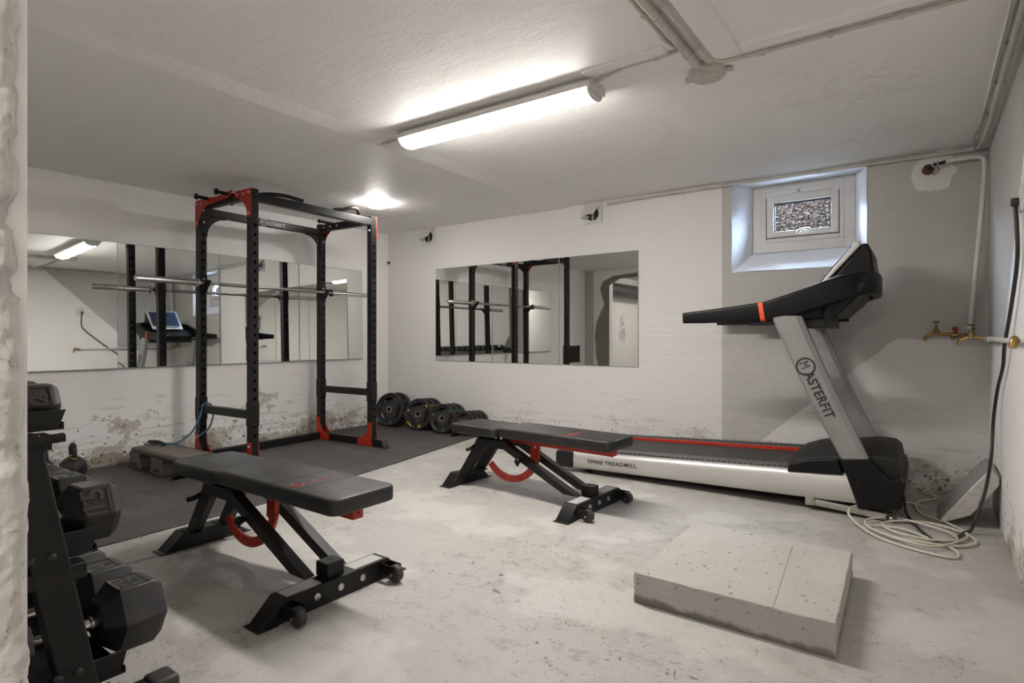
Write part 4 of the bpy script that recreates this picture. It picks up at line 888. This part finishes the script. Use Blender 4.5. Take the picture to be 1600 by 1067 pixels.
# lift arm and feet
for y_ in (YN+.022, YF-.06):
    m_ = MB().bar((-.565,y_,.050), (-.175,y_,.024), .030, .038); la = tp(m_, 'lift_arm', 'greyp', bevel=.008)
    tp(MB().cyl((-.165,y_-.018,.026), (-.165,y_+.018,.026), .026, 18), 'lift_wheel', 'wheel', smooth=True, ang=40)
    tp(MB().box(-.60, -.55, y_-.02, y_+.02, .03, .09), 'arm_bracket', 'greyp', bevel=.003)
    bolt(V((-.575,y_-.021,.058))-V((-1.2,4.28,0)), (0,-1,0), .008, T); bolt(V((-.165,y_-.02,.026))-V((-1.2,4.28,0)), (0,-1,0), .010, T)
for y_ in (YN+.07, YF-.07):
    m_ = MB().prof((-2.115,y_,0), (0,0,1), [(0,.040),(.006,.042),(.014,.036),(.018,.012),(.05,.010)], 20); tp(m_, 'rear_foot', 'wheel', smooth=True, ang=40)

# ------------------------------------------------------------------ kettlebells
def kettlebell(loc, r, label, ring, rz=0):
    t = thing('kettlebell', label, 'kettlebell', loc, rz, 'kettlebells by the left wall')
    MB().prof((0,0,0), (0,0,1), [(0,r*.6),(r*.12,r*.78),(r*.45,r*.97),(r*.85,r),(r*1.25,r*.90),(r*1.6,r*.62),(r*1.78,r*.35),(r*1.8,.001)], 28).build('body', 'rubber', t, smooth=True, ang=60)
    hd = [(-r*.52,0,r*1.45),(-r*.66,0,r*1.85),(-r*.62,0,r*2.35),(-r*.35,0,r*2.68),(0,0,r*2.76),(r*.35,0,r*2.68),(r*.62,0,r*2.35),(r*.66,0,r*1.85),(r*.52,0,r*1.45)]
    MB().tube(smooth_path(hd, 5), r*.19, 12).build('handle', 'rubber', t, smooth=True)
    for s in (-1, 1): MB().cyl((s*r*.63,0,r*1.72), (s*r*.655,0,r*1.80), r*.21, 14).build('colour_ring', ring, t, smooth=True)
kettlebell((-5.07, 1.53, .012), .088, 'black kettlebell with yellow rings beside the left wall, handle upright', 'yellow', -8)
kettlebell((-5.215, 1.38, .012), .080, 'black kettlebell half hidden behind the dumbbell rack, beside the left wall', 'rubber', 20)

# ------------------------------------------------------------------ dumbbell rack and dumbbells
XN, XE = -1.70, -3.84
DR = thing('dumbbell_rack', 'black three tier dumbbell rack behind the rough doorway edge', 'dumbbell rack', ((XN+XE)/2, .45, 0))
OR = V(((XN+XE)/2, .45, 0))
def rp_(mb, name, mat='black', **k):
    for v in mb.bm.verts: v.co -= OR
    return mb.build(name, mat, k.pop('parent', DR), **k)
for X_ in (XN, XE):
    f_ = MB().box(X_-.036, X_+.036, .21, .72, .045, .118); rp_(f_, 'foot', bevel=.006)
    f_ = MB().box(X_-.039, X_+.039, .68, .748, .038, .126); rp_(f_, 'foot_cap', 'wheel', bevel=.012, seg=3)
    f_ = MB().box(X_-.03, X_+.03, .66, .74, 0, .045).box(X_-.03, X_+.03, .23, .30, 0, .045); rp_(f_, 'foot_pad', 'wheel', bevel=.004)
    lg = rp_(MB().bar((X_,.536,.11), (X_,.405,.815), .06, .075, (0,1,0)), 'upright', bevel=.006)
    for z_ in (.235, .53):
        for dy in (-.028,.012): bolt(V((X_+.031, .508-.18*(z_-.207)+dy, z_))-OR, (1,0,0), .0105, DR, 'rubber')
for (y0, y1, z0, lip) in ((.28,.640,.160,.055), (.235,.575,.505,.055), (.205,.505,.826,.042)):
    m_ = MB(); a, b = XE+.04, XN-.032
    m_.box(a, b, y0, y1, z0-.006, z0).box(a, b, y0, y0+.005, z0-.006, z0+lip).box(a, b, y1-.005, y1, z0-.006, z0+.012)
    tr = rp_(m_, 'shelf_tray', bevel=.001)
    for X_ in (XN-.037, XE+.04):
        rp_(MB().prism([(y0,z0-.006),(y1-.012,z0-.006),(y1+.004,z0+lip),(y0,z0+lip)], lambda u, v, q: (q, u, v), X_-.004, X_+.004), 'tray_end', bevel=.001)
    bolt(V((XN-.06, y1-.08, z0-.014))-OR, (0,0,-1), .012, DR, 'rubber')
    yc_ = .508-.18*(z0-.03-.207)
    for X_ in (XN, XE): rp_(MB().box(X_-.028, X_+.028, y0+.03, y1-.04, z0-.045, z0-.008), 'tray_bracket', bevel=.003)
hk = MB().sweep(smooth_path([(XN+.036,.375,.735),(XN+.036,.382,.775),(XN+.036,.415,.803),(XN+.036,.485,.810)],4), [(.02,.026)]*13, (1,0,0)); rp_(hk, 'end_hook', bevel=.001)
hexm = {}
def dumbbell(x, yf, ztop, af, hl, gap, body, label, group, top_label=True, full=True):
    z = ztop-af/2; key = (af, hl, gap)
    t = thing('dumbbell', label, 'dumbbell', (x, yf, z+.0005), 0, group)
    cr_ = af/2/math.cos(PI/6)
    for s, yc in ((1, 0), (-1, -(hl+gap))):
        k2 = (key, s)
        if k2 not in hexm:
            prf = [(-hl/2, .60), (-hl*.40, .74), (-hl*.22, 1), (hl*.33, 1), (hl*.5, .80)] if s > 0 else [(-hl/2, .80), (-hl*.33, 1), (hl*.22, 1), (hl*.40, .74), (hl/2, .60)]
            o = MB().loft([[(cr_*q*math.cos(PI/3*i), yc+h, cr_*q*math.sin(PI/3*i)) for i in range(6)] for h, q in prf]).build('hex_head', 'rubber', t, bevel=.004)
            hexm[k2] = o
        else:
            o = hexm[k2].copy(); col.objects.link(o); o.parent = t
    hk2 = (key, 'h')
    if hk2 not in hexm:
        hexm[hk2] = MB().prof((0,-hl/2-gap,0), (0,1,0), [(0,.022),(.012,.022),(.014,.0155),(gap*.3,.0155),(gap*.5,.018),(gap*.7,.0155),(gap-.014,.0155),(gap-.012,.022),(gap,.022)], 18).build('handle', 'steel', t, smooth=True, ang=40)
    else:
        o = hexm[hk2].copy(); col.objects.link(o); o.parent = t
    if body:
        if top_label:
            text('numeral', body, af*.26, 'rubber_label', t, (af*.24, hl*.04, af/2), (-1,0,0), (0,-1,0), .0015)
            text('unit_lettering', 'kg', af*.2, 'rubber_label', t, (af*.12, hl*.20, af/2), (-1,0,0), (0,-1,0), .0015)
            fr = MB(); a, b = af*.28, hl*.26
            for (u0,u1,v0,v1) in ((-a,a,-b,-b+.004),(-a,a,b-.004,b),(-a,-a+.004,-b,b),(a-.004,a,-b,b)): fr.box(u0,u1,v0+hl*.02,v1+hl*.02,af/2-.001,af/2+.0018)
            fr.build('label_border', 'rubber_label', t)
        else:
            n = V((math.cos(R(30)),0,math.sin(R(30)))); u = V((-n.z,0,n.x)); p = n*(af/2)-u*af*.24+V((0,hl*.16,0))
            text('numeral', body, af*.50, 'rubber_label', t, p, u, (0,-1,0), .002, 1, 1, .001)
            fr = MB(); a, b = af*.25, hl*.25
            for (u0,u1,v0,v1) in ((-a,a,-b,-b+.004),(-a,a,b-.004,b),(-a,-a+.004,-b,b),(a-.004,a,-b,b)):
                fr.prism([(u0,v0),(u1,v0),(u1,v1),(u0,v1)], lambda uu, vv, q: n*(af/2+q)+u*uu+V((0,vv+hl*.02,0)), -.001, .002)
            fr.build('label_border', 'rubber_label', t)
    return t
low = ['32.5', '30', '27.5', '25', '22.5', '20']
lown = ['largest black hex dumbbell, front right end of the lowest tier', 'black hex dumbbell on the lowest tier, second from its right end', 'black hex dumbbell on the lowest tier, third from its right end'] + ['black hex dumbbell on the lowest tier, hidden behind the doorway edge']*3
for i in range(6): dumbbell(-1.865-.207*i, .69, .345-.004*i, .176-.004*i, .155, .145, low[i] if i < 3 else None, lown[i], 'dumbbells on the lowest tier' if i < 3 else 'hidden dumbbells on the lowest tier')
mid = ['15', '14', '12.5']
midn = ['black hex dumbbell numbered 15 at right end of the middle tier', 'black hex dumbbell on the middle tier, second from its right end', 'black hex dumbbell on the middle tier, third from its right end'] + ['black hex dumbbell on the middle tier, hidden behind the doorway edge']*4
for i in range(7): dumbbell(-1.845-.172*i, .588, .505+(.146-.003*i)-.002, .146-.003*i, .120, .14, mid[i] if i < 3 else None, midn[i], 'dumbbells on the middle tier' if i < 3 else 'hidden dumbbells on the middle tier', top_label=i != 0)
topn = ['small black hex dumbbell at right end of the top tier', 'small black hex dumbbell on the top tier, second from its right end'] + ['small black hex dumbbell in the top tier row, seen only in the mirrors']*12
for i in range(14): dumbbell(-1.82-.138*i, .468, .826+.102, .102, .088, .13, '2' if i == 0 else None, topn[i], 'dumbbells on the top tier' if i < 2 else 'mirrored dumbbells on the top tier', top_label=False)
